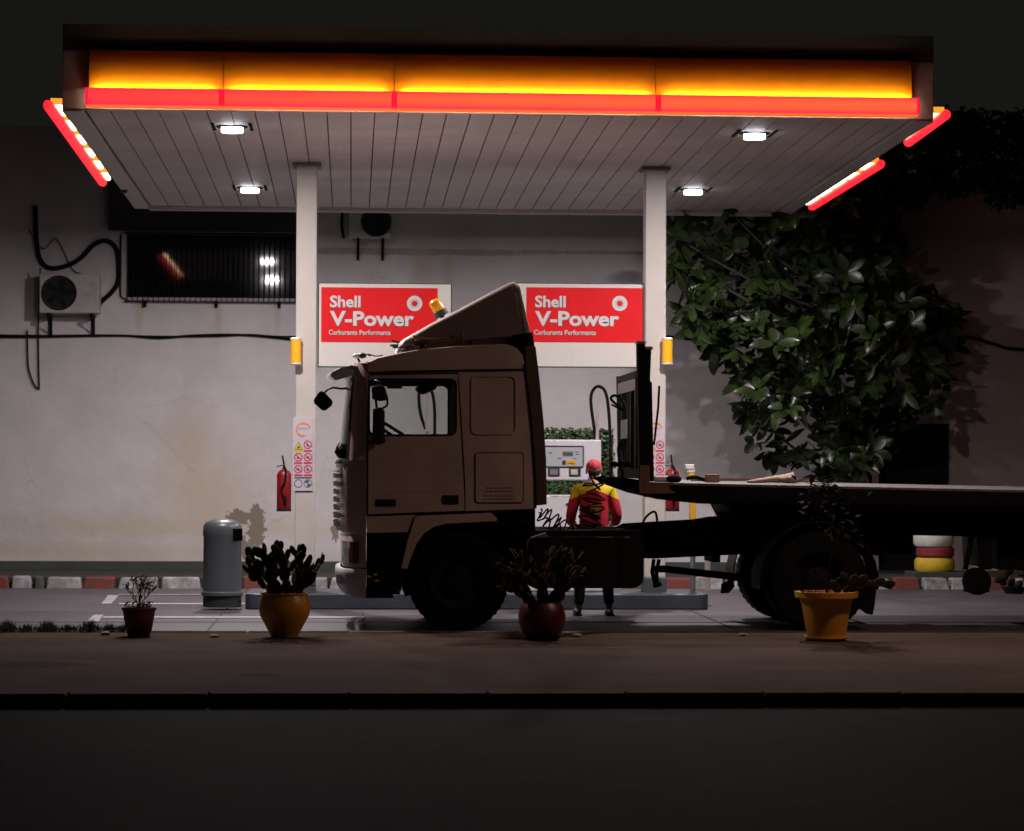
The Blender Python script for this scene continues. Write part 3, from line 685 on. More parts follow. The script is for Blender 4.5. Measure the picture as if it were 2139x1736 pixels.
def mast(base, tip, hose, hose2):
    m = MB(); A = P(base[0], base[1], YP+.12); Bt = P(tip[0], tip[1], YP+.12); m.tube([A, A.lerp(Bt,.45), Bt], [.024,.018,.012], 8); m.build('hose_mast', mat('mast pink grey', (.45,.36,.36), .5), t)
    for hs in (hose, hose2):
        if hs: m = MB(); m.tube(smooth_path([P(u, v, YP+.12) for u, v in hs], 6), .019, 8); m.build('hose', M['rubber'], t, smooth='all')
mast((1247,918),(1250,822),[(1243,925),(1241,895),(1235,850),(1235,825),(1243,810),(1254,808),(1264,818),(1270,845),(1274,900),(1276,980),(1279,1040),(1283,1085)],None)
mast((889,918),(893,822),[(892,905),(880,870),(875,835),(877,815),(886,806),(898,811),(905,830),(908,860),(908,920)],None)

# green hedge panel behind the pump
YH = 32.6
x0, x1, z0, z1 = rng(1090, 898, 1281, 1100, YH); z0 = .3
t = thing('hedge_panel', 'green leafy hedge panel standing behind the fuel pump', 'hedge', ((x0+x1)/2, YH, 0))
m = MB(); m.box(x0, x1, YH+.02, YH+.1, 0.0, z1); m.build('backing', mat('hedge backing', (.01,.02,.008), .9), t)
m = MB()
for i in range(5200):
    c = Vector((random.uniform(x0-.01,x1+.01), YH+random.uniform(-.07,.02), random.uniform(.02, z1+.02)))
    n = Vector((random.uniform(-.7,.7), -1, random.uniform(-.2,.9))).normalized(); u = n.orthogonal().normalized(); u.rotate(Quaternion(n, random.uniform(0,6.28))); w_ = n.cross(u); L_ = random.uniform(.018,.034)
    m.add([c-u*L_, c+w_*L_*.5, c+u*L_, c-w_*L_*.5], [(0,1,2,3)])
m.build('leaves', mat('hedge leaf', (.05,.11,.025), .55, var=.6, scale=30), t, fixn=False)

# yellow banded service post, a thin pipe
YQ = 31.1
q = P(1447, 1235, YQ); t = thing('service_post', 'slim grey post with yellow band and white head behind the trailer deck', 'post', (q.x, YQ, .18))
m = MB(); m.tube([(q.x,YQ,.18),(q.x,YQ,1.5)], .032, 12); m.build('post', M['steel'], t, smooth=True)
m = MB(); m.pbox(1441.5, 1042, 1453.5, 1092, YQ-.045, .09); m.build('yellow_band', M['yellow'], t, bevel=.004)
m = MB(); m.pbox(1433, 970, 1450, 980, YQ-.07, .14); m.pbox(1437, 980.2, 1452, 987, YQ-.06, .12); m.build('head', M['white'], t, bevel=.006)
m = MB(); m.pbox(1439, 987.2, 1451, 1002, YQ-.055, .11); m.build('yellow_label', M['yellow'], t)
q = P(1478, 1230, 31.4); m = MB(); m.tube([(q.x,31.4,.18),(q.x,31.4,.55)], .035, 12); tag(m.build('short_pipe', mat('pipe beige', (.4,.35,.3), .6), loc=(q.x,31.4,.18), smooth=True), 'short pale pipe stub at the right end of the island', 'pipe')

# ------------------------------------------------------------------ advertising boards
def ad_board(x0, x1, lx, label, Y):
    a, b, c, d = rng(x0, 593, x1, 766, Y)
    t = thing('advert_board', label, 'sign', ((a+b)/2, Y, c), 'red and white fuel advert boards')
    m = MB(); m.box(a, b, Y, Y+.05, c, d); m.build('board', mat('board cream', (.62,.58,.54), .6, var=.07, scale=30), t, bevel=.004)
    m = MB(); m.box(a-.012, a-.001, Y-.003, Y+.055, c-.012, d+.006); m.box(b+.001, b+.012, Y-.003, Y+.055, c-.012, d+.006); m.box(a, b, Y-.003, Y+.055, c-.012, c-.001); m.box(a, b, Y-.003, Y+.055, d+.001, d+.008)
    m.build('edge_frame', mat('teal edge', (.03,.07,.06), .5), t)
    e, f, g_, h_ = rng(lx[0], 601, lx[1], 715, Y); m = MB(); m.box(e, f, Y-.006, Y-.001, g_, h_); m.build('red_face', M['signred'], t)
    ml = mat('lettering white', (.60,.58,.58), .5, var=.03); mg = mat('lettering shadow', (.25,.08,.08), .6)
    o = lx[0]-670
    X = lambda q: X_(q+o, Y, 650)
    tx = [('Shell', 688, 752, 641, 24, .028), ('V-Power', 688, 864, 679, 30, .032), ('Carburants Performants', 686, 815, 699, 10.5, .012)]
    for s_, xa, xb, yb, hh, wt in tx:
        z = Z_(yb, Y, xa+o); s = Y/F
        text_mb(s_, X(xa)+.006, X(xb)+.006, z-.006, Y-.0085, hh*s, wt, .001).build('lettering_edge', mg, t)
        text_mb(s_, X(xa), X(xb), z, Y-.011, hh*s, wt, .002).build('lettering', ml, t)
    p = P(865+o, 634, Y); s = Y/F
    m = MB(); m.lathe([(16*s,-.002),(16*s,0)], (p.x, Y-.007, p.z), 36, 'Y'); m.build('emblem', ml, t)
    m = MB(); pts = []
    for i in range(22):
        an = i*PI/11; rr = (10.5 if i % 2 else 4.2)*s; an2 = an+(.28 if i % 2 else 0); pts.append((p.x+rr*math.cos(an2), p.z+rr*math.sin(an2)))
    m.prism(pts, Y-.0115, Y-.0095); m.build('emblem_spikes', mg, t)
    m = MB(); m.lathe([(5.4*s,-.001),(5.4*s,0)], (p.x, Y-.0125, p.z), 20, 'Y'); m.build('emblem_centre', M['signred'], t)
ad_board(666, 942, (671, 914), 'red and white advert board beside the left column, behind the beacon', YC+.1)
ad_board(1072, 1346.5, (1099.5, 1342), 'red and white advert board beside the right column, right of the wind deflector', YC+.1)

# ------------------------------------------------------------------ tractor unit
Y0, TW = 26.45, 2.45; Y1 = Y0+TW
tc = P(900, 1300, Y0); T_ = thing('tractor_truck', 'dusty pinkish brown tractor truck cab facing left at the pumps', 'truck', (tc.x+1, Y0+TW/2, 0))
q = lambda pts: xz(pts, Y0)
side = [(764,1077),(766,960),(767,860),(768,776),(769,757),(790,748),(838,737.5),(882,730),(962,723),(1041,719.5),(1064,721),(1080,728),(1091,741),(1098,768),(1105,840),(1112,908),(1118,1000),(1119,1063),(972,1068)]
win = rrect(771, 792, 953, 909, 12, 4)
m = MB(); m.prism([q(side), q(win)], Y0+.012, Y0+.05); m.build('cab_side', M['cab'], T_, bevel=.006)
m = MB(); m.prism([q(side), q(win)], Y1-.05, Y1); m.build('cab_side', M['cab'], T_, bevel=.006)
# roof skin across the width
rp = [(752,757),(769,757),(790,748),(838,737.5),(882,730),(962,723),(1041,719.5),(1064,721),(1080,728),(1091,741),(1098,768)]
m = MB(); sec = [(0.006,-.012),(.02,.0),(.10,.012),(.3,.03),(.5,.045),(.7,.03),(.9,.012),(.98,0),(.996,-.012)]
rw = q(rp); vs = []
for (tt, dz) in sec:
    for (X, Z) in rw: vs.append((X, Y0+TW*tt, Z+dz+.004))
n = len(rw); fs = [(i*n+k, i*n+k+1, (i+1)*n+k+1, (i+1)*n+k) for i in range(len(sec)-1) for k in range(n-1)]
m.add(vs, fs); m.build('roof', M['roofp'], T_, smooth='all')
m = MB(); e = q([(1098,768),(1118,1000),(1119,1063)])
m.prism([(e[0][0]-.05,e[0][1]),(e[0][0],e[0][1]),(e[1][0],e[1][1]),(e[2][0],e[2][1]),(e[2][0]-.05,e[2][1])], Y0+.052, Y1-.052); m.build('rear_wall', M['cab'], T_)
m = MB(); m.prism(q([(768,1064),(1118,1060),(1118,1095),(1045,1104),(930,1106),(880,1135),(860,1113),(768,1113)]), Y0+.055, Y1-.06); m.build('underbody', M['blackm'], T_)
fz = Z_(1066, Y0); m = MB(); m.box(X_(770,Y0), X_(1116,Y0), Y0+.06, Y1-.06, fz, fz+.06); m.build('cab_floor', M['blackm'], T_)
# belt recess line + roof gutter
m = MB(); m.tube([P(a,b,Y0+.004) for a,b in [(769,779),(850,776),(960,774),(1096,772)]], .012, 6); m.build('roof_gutter', M['blackp'], T_)
# front surfaces
def fdepth(t, n=3.0): return (1-abs(2*t-1)**n)**(1/n)
def front(rows, ta, tb, mm, name, off=0, parent=None, K=26):
    vs = []; m = MB()
    for (py, xs, sil) in rows:
        a = P(xs, py, Y0); D = (xs-sil)*Y0/F
        for i in range(K+1):
            t = ta+(tb-ta)*i/K; t = min(max(t, 0.0), 1.0); vs.append((a.x-(D+off)*fdepth(t)-off*.2, Y0+.012+(TW-.024)*t, a.z))
    nr = len(rows); W_ = K+1
    m.add(vs, [(i*W_+k, i*W_+k+1, (i+1)*W_+k+1, (i+1)*W_+k) for i in range(nr-1) for k in range(K)])
    o = m.build(name, mm, parent or T_, smooth='all')
    return o
up = [(756,769,736),(770,768,729),(786,768,724)]
ws = [(786,768,724),(830,767,719),(880,767,714),(930,766,709),(962,765,706)]
lo = [(962,765,701),(966,765,700),(1000,765,700.5),(1060,765,702),(1095,765,705),(1113,765,709)]
front(up, 0, 1, M['cab'], 'header_panel')
front(ws, 0, .05, M['cab'], 'front_pillar', K=8); front(ws, .95, 1, M['cab'], 'front_pillar', K=8)
front(ws, .052, .948, M['glass'], 'windshield')
front(ws, .045, .062, M['rubber'], 'windshield_seal', .006, K=3); front([(960,765,704),(968,765,699)], .03, .97, M['rubber'], 'windshield_seal', .006)
front(lo, 0, .97, M['cab'], 'front_panel')
front([(756,769,736),(758,790,770)], 0, 1, M['roofp'], 'roof_front')
m_gr = mat('pale grille', (.5,.49,.52), .4, var=.2)
for i, py in enumerate((990,1007,1024,1041,1058,1075,1092)):
    front([(py,765,699),(py+9,765,699.5)], .10, .90, M['blackp'], 'grille_slat', .018)
front([(983,765,699),(986,765,699)], .08, .92, m_gr, 'grille_trim', .02); front([(1102,765,704),(1110,765,706)], .08, .92, m_gr, 'grille_trim', .02)
front([(1113,765,709),(1118,765,716),(1122,765,709),(1186,765,713)], 0, 1, M['cab'], 'lamp_panel')
hl = front([(1132,765,711),(1178,765,712)], .05, .2, mat('headlight glass', (.35,.36,.38), .12, spec=.8), 'headlight', .012, K=8)
hl = front([(1132,765,711),(1178,765,712)], .80, .95, mat('headlight glass b', (.35,.36,.38), .12, spec=.8), 'headlight', .012, K=8)
front([(1132,765,711),(1178,765,712)], .004, .045, mat('indicator lens', (.12,.03,.012), .25), 'indicator', .008, K=5)
bp_ = mat('bumper grey', (.42,.40,.42), .45, var=.2, scale=6, bump=.06)
front([(1189,765,712),(1191,765,702),(1200,765,701),(1226,765,704),(1240,765,712),(1250,765,724)], 0, 1, bp_, 'bumper', .01)
front([(1203,765,700),(1222,765,702)], .07, .2, M['blackp'], 'fog_lamp_recess', .016, K=8)
m = MB(); 
for y_ in (1188.5, 1249):
    z = Z_(y_, Y0, 740); x = X_(760, Y0, y_); m.box(x-.02, x+.3, Y0+.05, Y1-.05, z-.004, z+.004)
m.build('bumper_core', M['blackm'], T_)
# below-door skirt, steps
m = MB(); m.prism(q([(766,1079),(868,1075.5),(852,1112),(766,1113.5)]), Y0+.006, Y0+.03); m.build('side_skirt', M['cab'], T_, bevel=.004)
m = MB(); m.prism(q([(766,1114),(852,1113),(843,1150),(838,1235),(766,1246)]), Y0+.03, Y0+.5); m.build('step_well', M['blackm'], T_)
for y_ in (1150, 1192, 1236):
    m = MB(); m.pbox(768, y_, 836, y_+6, Y0+.005, .2); m.build('step', M['blackm'], T_, bevel=.005)
for (ax, ay) in ((771,1204),(784,1200),(787,1213)):
    m = MB(); m.pbox(ax-4, ay-1.6, ax+4, ay+1.6, Y0+.002, .002); m.build('light_mark', M['yellow'], T_)  # yellow marks added for lights seen through beneath the cab
# front wheel arch trim
arch = [(868,1077.4),(852,1125),(838,1187),(851,1188.5),(857,1168),(870,1136),(886,1114),(905,1101),(932,1094),(1036,1089),(1039,1084),(1025,1071),(960,1074)]
m = MB(); m.prism(q(arch), Y0-.02, Y0+.05); m.build('fender', M['cab'], T_, bevel=.006)
m = MB()
ar = [(857,1168),(870,1136),(886,1114),(905,1101),(932,1094),(1036,1089),(1060,1110),(1075,1150),(1080,1190)]
v_ = q(ar); n = len(v_); vs = [(a, Y0+.052, b) for a, b in v_]+[(a, Y0+.62, b) for a, b in v_]+[(a, Y0+.052, b+.015) for a, b in v_]+[(a, Y0+.62, b+.015) for a, b in v_]
m.add(vs, [(i,i+1,n+i+1,n+i) for i in range(n-1)]+[(2*n+i,2*n+i+1,3*n+i+1,3*n+i) for i in range(n-1)]); m.build('wheel_arch_liner', M['blackm'], T_)
m = MB(); m.pbox(1040, 1064, 1118, 1110, Y0+.1, .5); m.build('cab_mount', M['blackm'], T_)
m = MB(); m.prism(q([(845,1113),(1100,1100),(1100,1165),(1060,1215),(860,1215),(845,1190)]), Y0+.66, Y1-.66); m.build('engine_block', M['blackm'], T_, bevel=.02)
m = MB(); m.pbox(1058, 1100, 1102, 1228, Y0+.35, .5); m.build('rear_arch_flap', M['blackm'], T_)
# door
door = [(768,1076),(768,900),(769,783),(957,780),(962,860),(970,1000),(972,1068),(860,1072)]
dw = rrect(773, 794, 951, 907, 12, 4)
m = MB(); m.prism([q(door), q(dw)], Y0, Y0+.009); D_ = m.build('door', M['cab'], T_, bevel=.003)
m = MB(); m.tube([P(a,b,Y0+.001) for a,b in door+door[:1]], .0075, 6, cap=False); m.build('door_seal', M['rubber'], D_)
m = MB(); m.prism([q(rrect(769.5,790.5,954.5,910.5,14,4)), q(rrect(773,794,951,907,12,4))], Y0-.006, Y0+.02); m.build('window_seal', M['rubber'], D_)
m = MB(); m.prism(q(rrect(769,790,955,911,12,4)), Y0+.027, Y0+.031); m.build('window_glass', M['glass'], D_)
for (a_, b_, c_, d_) in ((784,1043,827,1058.5),(923,1034.5,958,1054)):
    m = MB(); m.prism(q(rrect(a_,b_,c_,d_,3,3)), Y0-.004, Y0-.0005); hd = m.build('handle_recess', M['blackp'], D_)
    m = MB(); m.prism(q(rrect(a_+2,b_+3,c_-3,b_+8,2,3)), Y0-.022, Y0-.006); m.build('handle', M['blackp'], hd, bevel=.003)
m = MB(); m.tube([P(768,1029,Y0-.001), P(970,1027,Y0-.001)], .003, 5); m.build('crease', M['cab'], D_)
m = MB(); m.prism(xz(rrect(771,792,953,909,12,4), Y0), Y1-.034, Y1-.030); m.build('window_glass', M['glass'], T_)
# rear side pressings
m = MB(); m.prism([q(rrect(984,783,1080,908,13,5)), q(rrect(988,787,1076,904,11,5))], Y0-.002, Y0+.013); m.build('pressing', M['cab'], T_, bevel=.002)
m = MB(); m.prism(q(rrect(993,946,1093,1050,6,4)), Y0+.002, Y0+.013); lk = m.build('locker_door', M['cab'], T_, bevel=.003)
m = MB(); pts = rrect(993,946,1093,1050,6,4); m.tube([P(a,b,Y0+.004) for a,b in pts+pts[:1]], .005, 5, cap=False); m.build('seam', M['rubber'], lk)
random.seed(5)
for r_, (yy, xa, xb) in enumerate(((1019.5,1014,1071),(1027,1012,1073),(1036,1009,1076),(1043,1008,1076))):
    m = MB(); x = xa
    while x < xb:
        L_ = random.uniform(3,8); m.pbox(x, yy-1.2, min(x+L_, xb), yy+1.1, Y0+.0005, .001); x += L_+1.6
    m.build('small_print', mat('faded print', (.13,.07,.065), .7), lk)
# side extender behind the cab
ext = [(1098,722),(1119,724),(1127,790),(1136,882),(1141,960),(1142.5,1054),(1121,1056),(1120,1000),(1113,908),(1104,820),(1098,765)]
mde = mat('dark brown extender', (.10,.06,.045), .5, var=.2)
for ya in (Y0+.01, Y1-.04): m = MB(); m.prism(q(ext), ya, ya+.03); m.build('side_extender', mde, T_, bevel=.004)
m = MB(); m.tube([P(a,b,Y0+.004) for a,b in [(1096,760),(1104,830),(1112,908),(1118,1000),(1119,1062)]], .010, 6); m.build('rear_gutter', M['rubber'], T_)
# wind deflector
df = [(834,729),(832,719),(845,708),(900,677),(960,646),(1020,614),(1062,592),(1076,588.5),(1084,598),(1094,645),(1105,697)]
sidep = [(836,728),(850,712),(900,683),(960,652),(1020,620),(1070,598),(1080,640),(1096,700),(1000,708),(900,716)]
Yn, Yf_ = Y0+.20, Y1-.20
mdf = mat('deflector paint', (.24,.17,.155), .45, var=.15, scale=4); mdp = mat('deflector skin', (.66,.58,.52), .42, var=.12, scale=5)
m = MB(); m.prism(xz(sidep, Yn), Yn, Yn+.02); DF = m.build('wind_deflector', mdf, T_, bevel=.004)
m = MB(); m.prism(xz(sidep, Yn), Yf_-.02, Yf_); m.build('deflector_side', mdf, DF, bevel=.004)
a = xz(df, Yn); n = len(a); m = MB(); vs = []
secs = [(-.012,-.03),(-.008,-.0),(.06,.018),(.3,.035),(.5,.04),(.7,.035),(.94,.018),(1.008,0),(1.012,-.03)]
for tt, dz in secs:
    for X, Z in a: vs.append((X, Yn+(Yf_-Yn)*tt, Z+dz-.01))
m.add(vs, [(i*n+k, i*n+k+1, (i+1)*n+k+1, (i+1)*n+k) for i in range(len(secs)-1) for k in range(n-1)]); m.build('deflector_skin', mdp, DF, smooth='all')
m = MB(); m.prism(xz([(1078,592),(1086,600),(1096,645),(1108,698),(1098,699),(1088,640)], Yn), Yn-.02, Yn+.05); m.build('deflector_edge', M['cab'], DF, bevel=.006)
m = MB(); m.prism(xz([(1070,700),(1112,694),(1122,760),(1100,765)], Y0+.1), Y0+.08, Y1-.1); m.build('rear_air_dam', M['blackm'], T_)
m = MB()
for a_, b_ in ((880,727),(980,720),(1060,716)): m.tube([P(a_,b_,Y0+.3), P(a_+4,b_-12,Y0+.3)], .02, 6)
m.build('deflector_feet', M['blackm'], DF)
# roof horn, beacon, roof lamps
YHn = Y0+.12
m = MB(); A = P(862,712,YHn); Bq = P(966,709,YHn); dd = Bq-A
m.tube([A, A+dd*.03, A+dd*.1, A+dd*.25, A+dd*.9, Bq], [.062,.055,.034,.022,.018,.018], 14); H_ = m.build('air_horn', mat('dull brass horn', (.20,.15,.09), .35, .8), T_, smooth='all')
m = MB(); m.lathe([(.03,-.012),(.045,0),(.03,.012)], tuple(P(966,705,YHn)), 14, 'X'); m.tube([P(966,702,YHn),P(967,692,YHn)], .014, 6); m.build('horn_cap', M['steel'], H_)
for u in (895, 950): m = MB(); m.tube([P(u,712,YHn), P(u,727,YHn)], .012, 6); m.build('horn_bracket', M['blackp'], H_)
YB_ = Y0+.75; c0 = P(924, 660, YB_); c1_ = P(905, 627, YB_); ax = (c1_-c0)
m = MB(); m.tube([c0, c0+ax*.32], [.078,.07], 16); BK = m.build('beacon', M['greyp'], T_, smooth=True); tag(BK, 'amber roof beacon')
m = MB(); m.tube([c0+ax*.3, c0+ax*.4, c0+ax*.9, c0+ax*1.02], [.058,.064,.058,.035], 16); m.build('amber_dome', mat('amber dome', (.85,.36,.015), .25, var=.1, scale=20, emit=(.9,.35,.01), es=.12), BK, smooth=True)
m = MB(); m.tube([c0, P(930,672,YB_)-Vector((0,0,.0)), P(936,700,YB_)], .03, 8); m.build('beacon_stem', M['blackp'], BK)
for (a_, b_, mm, r_) in ((745,744,'pale',.028),(757,743,'blackp',.03),(772,742,'blackp',.012),(826,724,'blackp',.022),(834,722,'blackp',.03),(846,726,'pale',.028)):
    m = MB(); m.ellipsoid(P(a_,b_,Y0+.35), (r_*1.5,r_,r_)); m.build('roof_lamp', M[mm], T_, smooth='all')
m = MB(); m.tube(smooth_path([P(758,746,Y0+.3),P(768,740,Y0+.3),P(785,744,Y0+.3),P(800,742,Y0+.3)],5), .006, 5); m.tube([P(745,744,Y0+.35),P(752,757,Y0+.35)], .012, 5); m.build('lamp_wire', M['rubber'], T_)
m = MB(); m.tube([P(815,722,Y0+.25),P(842,720,Y0+.25)], .012, 5); m.tube([P(818,712,Y0+.5),P(836,716,Y0+.5)], .012, 5); m.build('roof_bracket', M['blackp'], T_)
# sun visor (glossy) and mirrors
def visor_pt(px, py, Y): return P(px, py, Y)
m = MB(); vs = []; K = 14
for (a_, b_) in ((738,764),(724,762),(700,768),(683,776),(679,784),(690,794),(712,788),(734,780)):
    for i in range(K+1):
        t = i/K; w_ = P(a_, b_, Y0); vs.append((w_.x+.16-.16*fdepth(.08+.84*t, 2.6), Y0+.10+(TW-.2)*t, w_.z))
W_ = K+1; m.add(vs, [(i*W_+k, i*W_+k+1, ((i+1)%8)*W_+k+1, ((i+1)%8)*W_+k) for i in range(8) for k in range(K)] + [tuple(i*W_ for i in range(8)), tuple(i*W_+K for i in reversed(range(8)))])
m.build('sun_visor', mat('glossy grey visor', (.60,.63,.72), .16, .2, var=.1, coat=.6), T_, smooth=True)
def mirror(pts, Y, d, name='mirror', rot=0):
    m = MB(); m.prism(xz(pts, Y), Y, Y+d); return m.build(name, M['blackp'], T_, bevel=.015)
mirror([(655,835),(668,816),(677,818),(695,838),(694,846),(679,858),(671,856),(656,842)], Y0+.5, .12)
m = MB(); m.tube(smooth_path([P(679,820,Y0+.55),P(686,813,Y0+.55),P(697,810,Y0+.55),P(712,812,Y0+.6),P(724,811,Y0+.7)],5), .012, 6); m.build('mirror_arm', M['blackp'], T_, smooth='all')
mirror([(776,808),(800,803),(806,812),(808,836),(795,838),(778,834)], Y0-.16, .1)
mirror([(779,853),(800,850),(804,860),(804,905),(806,924),(790,930),(778,926)], Y0-.18, .12)
m = MB(); m.tube(smooth_path([P(772,796,Y0),P(790,797,Y0-.12),P(806,822,Y0-.12),P(809,845,Y0-.12),P(800,852,Y0-.12)],5), .011, 6); m.tube([P(772,925,Y0),P(790,928,Y0-.12)], .012, 6)
m.tube([P(785,836,Y0-.12),P(787,852,Y0-.12)], .014, 6); m.tube([P(803,884,Y0-.05),P(842,908,Y0-.01)], .018, 6); m.build('mirror_bracket', M['blackp'], T_, smooth='all')
mirror([(866,812),(880,800),(884,797),(905,797),(913,806),(912,812),(886,824),(874,822)], Y1-.3, .08)
m = MB(); m.ellipsoid(P(770,786,Y0-.02), (.02,.02,.025)); m.build('marker_lamp', M['chrome'], T_)
m = MB()
for k_ in range(9):
    an = k_*.7; m.tube(smooth_path([P(714+6*math.cos(an),950,Y0+.35), P(703+3*math.sin(an*2),938+k_,Y0+.3), P(710+8*math.sin(an),925+2*k_,Y0+.35)],4), .007, 5)
m.ellipsoid(P(712,944,Y0+.35), (.055,.07,.07)); m.build('wiper_gear', M['blackp'], T_)
# cab interior
m = MB(); m.box(X_(775,Y0), X_(812,Y0), Y0+.1, Y1-.1, Z_(1060,Y0), Z_(915,Y0)); m.build('dashboard', M['blackp'], T_, bevel=.03)
for yy in (Y0+.28, Y1-.8):
    m = MB(); m.box(X_(930,Y0), X_(965,Y0), yy, yy+.5, Z_(1000,Y0), Z_(930,Y0)); m.box(X_(880,Y0), X_(965,Y0), yy, yy+.5, Z_(1020,Y0), Z_(985,Y0)); m.build('seat', M['rubber'], T_, bevel=.04)
m = MB(); c = P(822,912,Y0+.5); pts = []
for i in range(25):
    an = i*2*PI/24; pts.append(c+Vector((.06*math.cos(an)+.0, .22*math.sin(an), .0))+Vector((.1*math.cos(an),0,-.11*math.cos(an))))
m.tube(pts, .014, 6, cap=False); m.build('steering_wheel', M['blackp'], T_)
m = MB(); m.box(X_(958,Y0), X_(963,Y0), Y0+.06, Y1-.06, Z_(1060,Y0), Z_(775,Y0)); m.v = [v for v in m.v]
# bunk curtain halves leave the window line of sight clear
m.build('bunk_curtain', M['rubber'], T_)
m = MB(); m.pbox(808, 796, 840, 812, Y1-.5, .02); m.build('interior_visor', M['cab'], T_)
# wheels
def wheel(px, Yn_, w, parent, r=.5, drum=False):
    x = X_(px, Y0, 1213)
    m = MB(); m.lathe([(r*.56,.02),(r*.8,-.0),(r*.96,.02),(r,.05),(r,w-.05),(r*.96,w-.02),(r*.8,w),(r*.56,w-.02)], (x, Yn_, r), 44, 'Y', cap=False)
    wh = m.build('wheel', M['rubber'], parent, smooth=True)
    m = MB()
    for i in range(44):
        an = i*2*PI/44; m.obox((x+r*math.cos(an), Yn_+w/2, r+r*math.sin(an)), (.012,w*.8,.03), Matrix.Rotation(-an,3,'Y'))
    m.build('tread', M['rubber'], wh)
    m = MB(); m.lathe([(r*.585,.0),(r*.56,.012),(r*.54,.06),(r*.30,.12 if not drum else .16),(r*.28,.05),(r*.16,.03),(.001,.02)], (x, Yn_, r), 32, 'Y', cap=False); rm = m.build('rim', mat('dull rim', (.014,.010,.009), .8, 0, spec=.15), wh, smooth=True)
    m = MB()
    for i in range(10):
        an = i*2*PI/10; m.lathe([(.016,-.0),(.016,.03)], (x+r*.24*math.cos(an), Yn_+.03, r+r*.24*math.sin(an)), 6, 'Y')
    m.build('nuts', M['blackm'], rm)
wheel(958, Y0+.02, .30, T_); wheel(958, Y1-.32, .30, T_)
wheel(1712, Y0+.01, .56, T_, drum=True); wheel(1712, Y1-.57, .56, T_, drum=True)
m = MB(); 
for px in (958, 1712): x = X_(px, Y0, 1213); m.tube([(x,Y0+.25,.5),(x,Y1-.25,.5)], .07, 10)
m.tube([(X_(1712,Y0)-.18,27.6,.5),(X_(1712,Y0)+.18,27.6,.5)], .2, 12); m.build('axle', M['blackm'], T_, smooth=True)
# chassis rails, tanks, fifth wheel
YM = Y0+.8; ra = [(1035,1108),(1143,1108),(1296,1108),(1318,1097),(1470,1088),(1505,1082),(1810,1084),(1826,1110),(1700,1150),(1510,1160),(1365,1167),(1300,1164),(1060,1164)]
m = MB(); m.prism(xz(ra, YM), YM, YM+.09); m.prism(xz(ra, YM), YM+.76, YM+.85)
for px in (1060, 1300, 1500, 1640, 1790): x = X_(px, YM); m.box(x-.04, x+.04, YM+.092, YM+.758, .66, .86)
m.build('chassis_frame', M['blackm'], T_)
m = MB(); x0, x1, z0, z1 = rng(1096, 1122, 1345, 1229, Y0+.1); m.prism(rrect(x0, z0, x1, z1, .12, 5), Y0+.1, Y0+.7); tk = m.build('fuel_tank', mat('dull tank', (.008,.008,.008), .7, 0, spec=.2), T_, bevel=.02)
for px in (1150, 1300): x = X_(px, Y0+.1); m = MB(); m.box(x-.03, x+.03, Y0+.09, Y0+.098, z0, z1); m.build('tank_strap', M['blackm'], tk)
m = MB(); m.prism(xz(rrect(1098,1108,1345,1122,3), Y0+.4), Y0+.3, Y1-.3); m.build('catwalk', M['blackm'], T_)
m = MB(); m.prism(xz([(1106,1124),(1140,1113),(1145,1120),(1112,1132)], Y0+.15), Y0+.1, Y0+.3); m.build('light_bracket', M['steel'], T_)
m = MB(); x0, x1, z0, z1 = rng(1096, 1130, 1343, 1229, Y1-.6); m.box(x0, x1, Y1-.62, Y1-.15, z0+.05, z1); m.build('battery_box', M['blackm'], T_, bevel=.02)
m = MB(); m.prism(xz([(1369,1183),(1390,1182),(1520,1196),(1650,1215),(1650,1230),(1520,1211),(1390,1196),(1369,1196)], Y0+1), Y0+1.0, Y0+1.15); m.build('prop_shaft', M['blackm'], T_, bevel=.02)
m = MB()
for dx in (0, 9): m.tube([P(1366+dx*1.2,1168,Y0+.8), P(1362+dx,1195,Y0+.8), P(1369+dx*.5,1222,Y0+.8)], .022, 6)
m.tube([P(1372,1218,Y0+.8), P(1374,1226,Y0+.8)], .05, 6); m.build('hanger_bracket', M['blackm'], T_)
m = MB(); c = P(1640, 1068, YM); m.prism([(c.x-.55,c.z-.12),(c.x+.45,c.z-.12),(c.x+.45,c.z+.06),(c.x-.3,c.z+.06),(c.x-.62,c.z-.03)], YM, YM+.85); m.build('fifth_wheel', M['blackm'], T_, bevel=.01)
m = MB(); m.tube(smooth_path([P(1540,1068,YM),P(1524,1062,YM),P(1528,1074,YM),P(1515,1078,YM),P(1497,1072,YM)],4), .02, 6)
m.tube(smooth_path([P(1545,1058,YM),P(1538,1050,YM),P(1528,1046,YM),P(1520,1052,YM)],4), .022, 6)
for k_ in range(5): m.tube([P(1492+9*k_,1086-2*k_,YM), P(1494+9*k_,1078-2.4*k_,YM)], .014, 5)
m.build('release_lever', M['blackm'], T_, smooth='all')
m = MB(); m.tube(smooth_path([P(1340,1100,YM),P(1348,1082,YM),P(1362,1070,YM),P(1370,1072,YM),P(1374,1098,YM)],5), .013, 6); m.build('air_pipe', M['rubber'], T_, smooth='all')
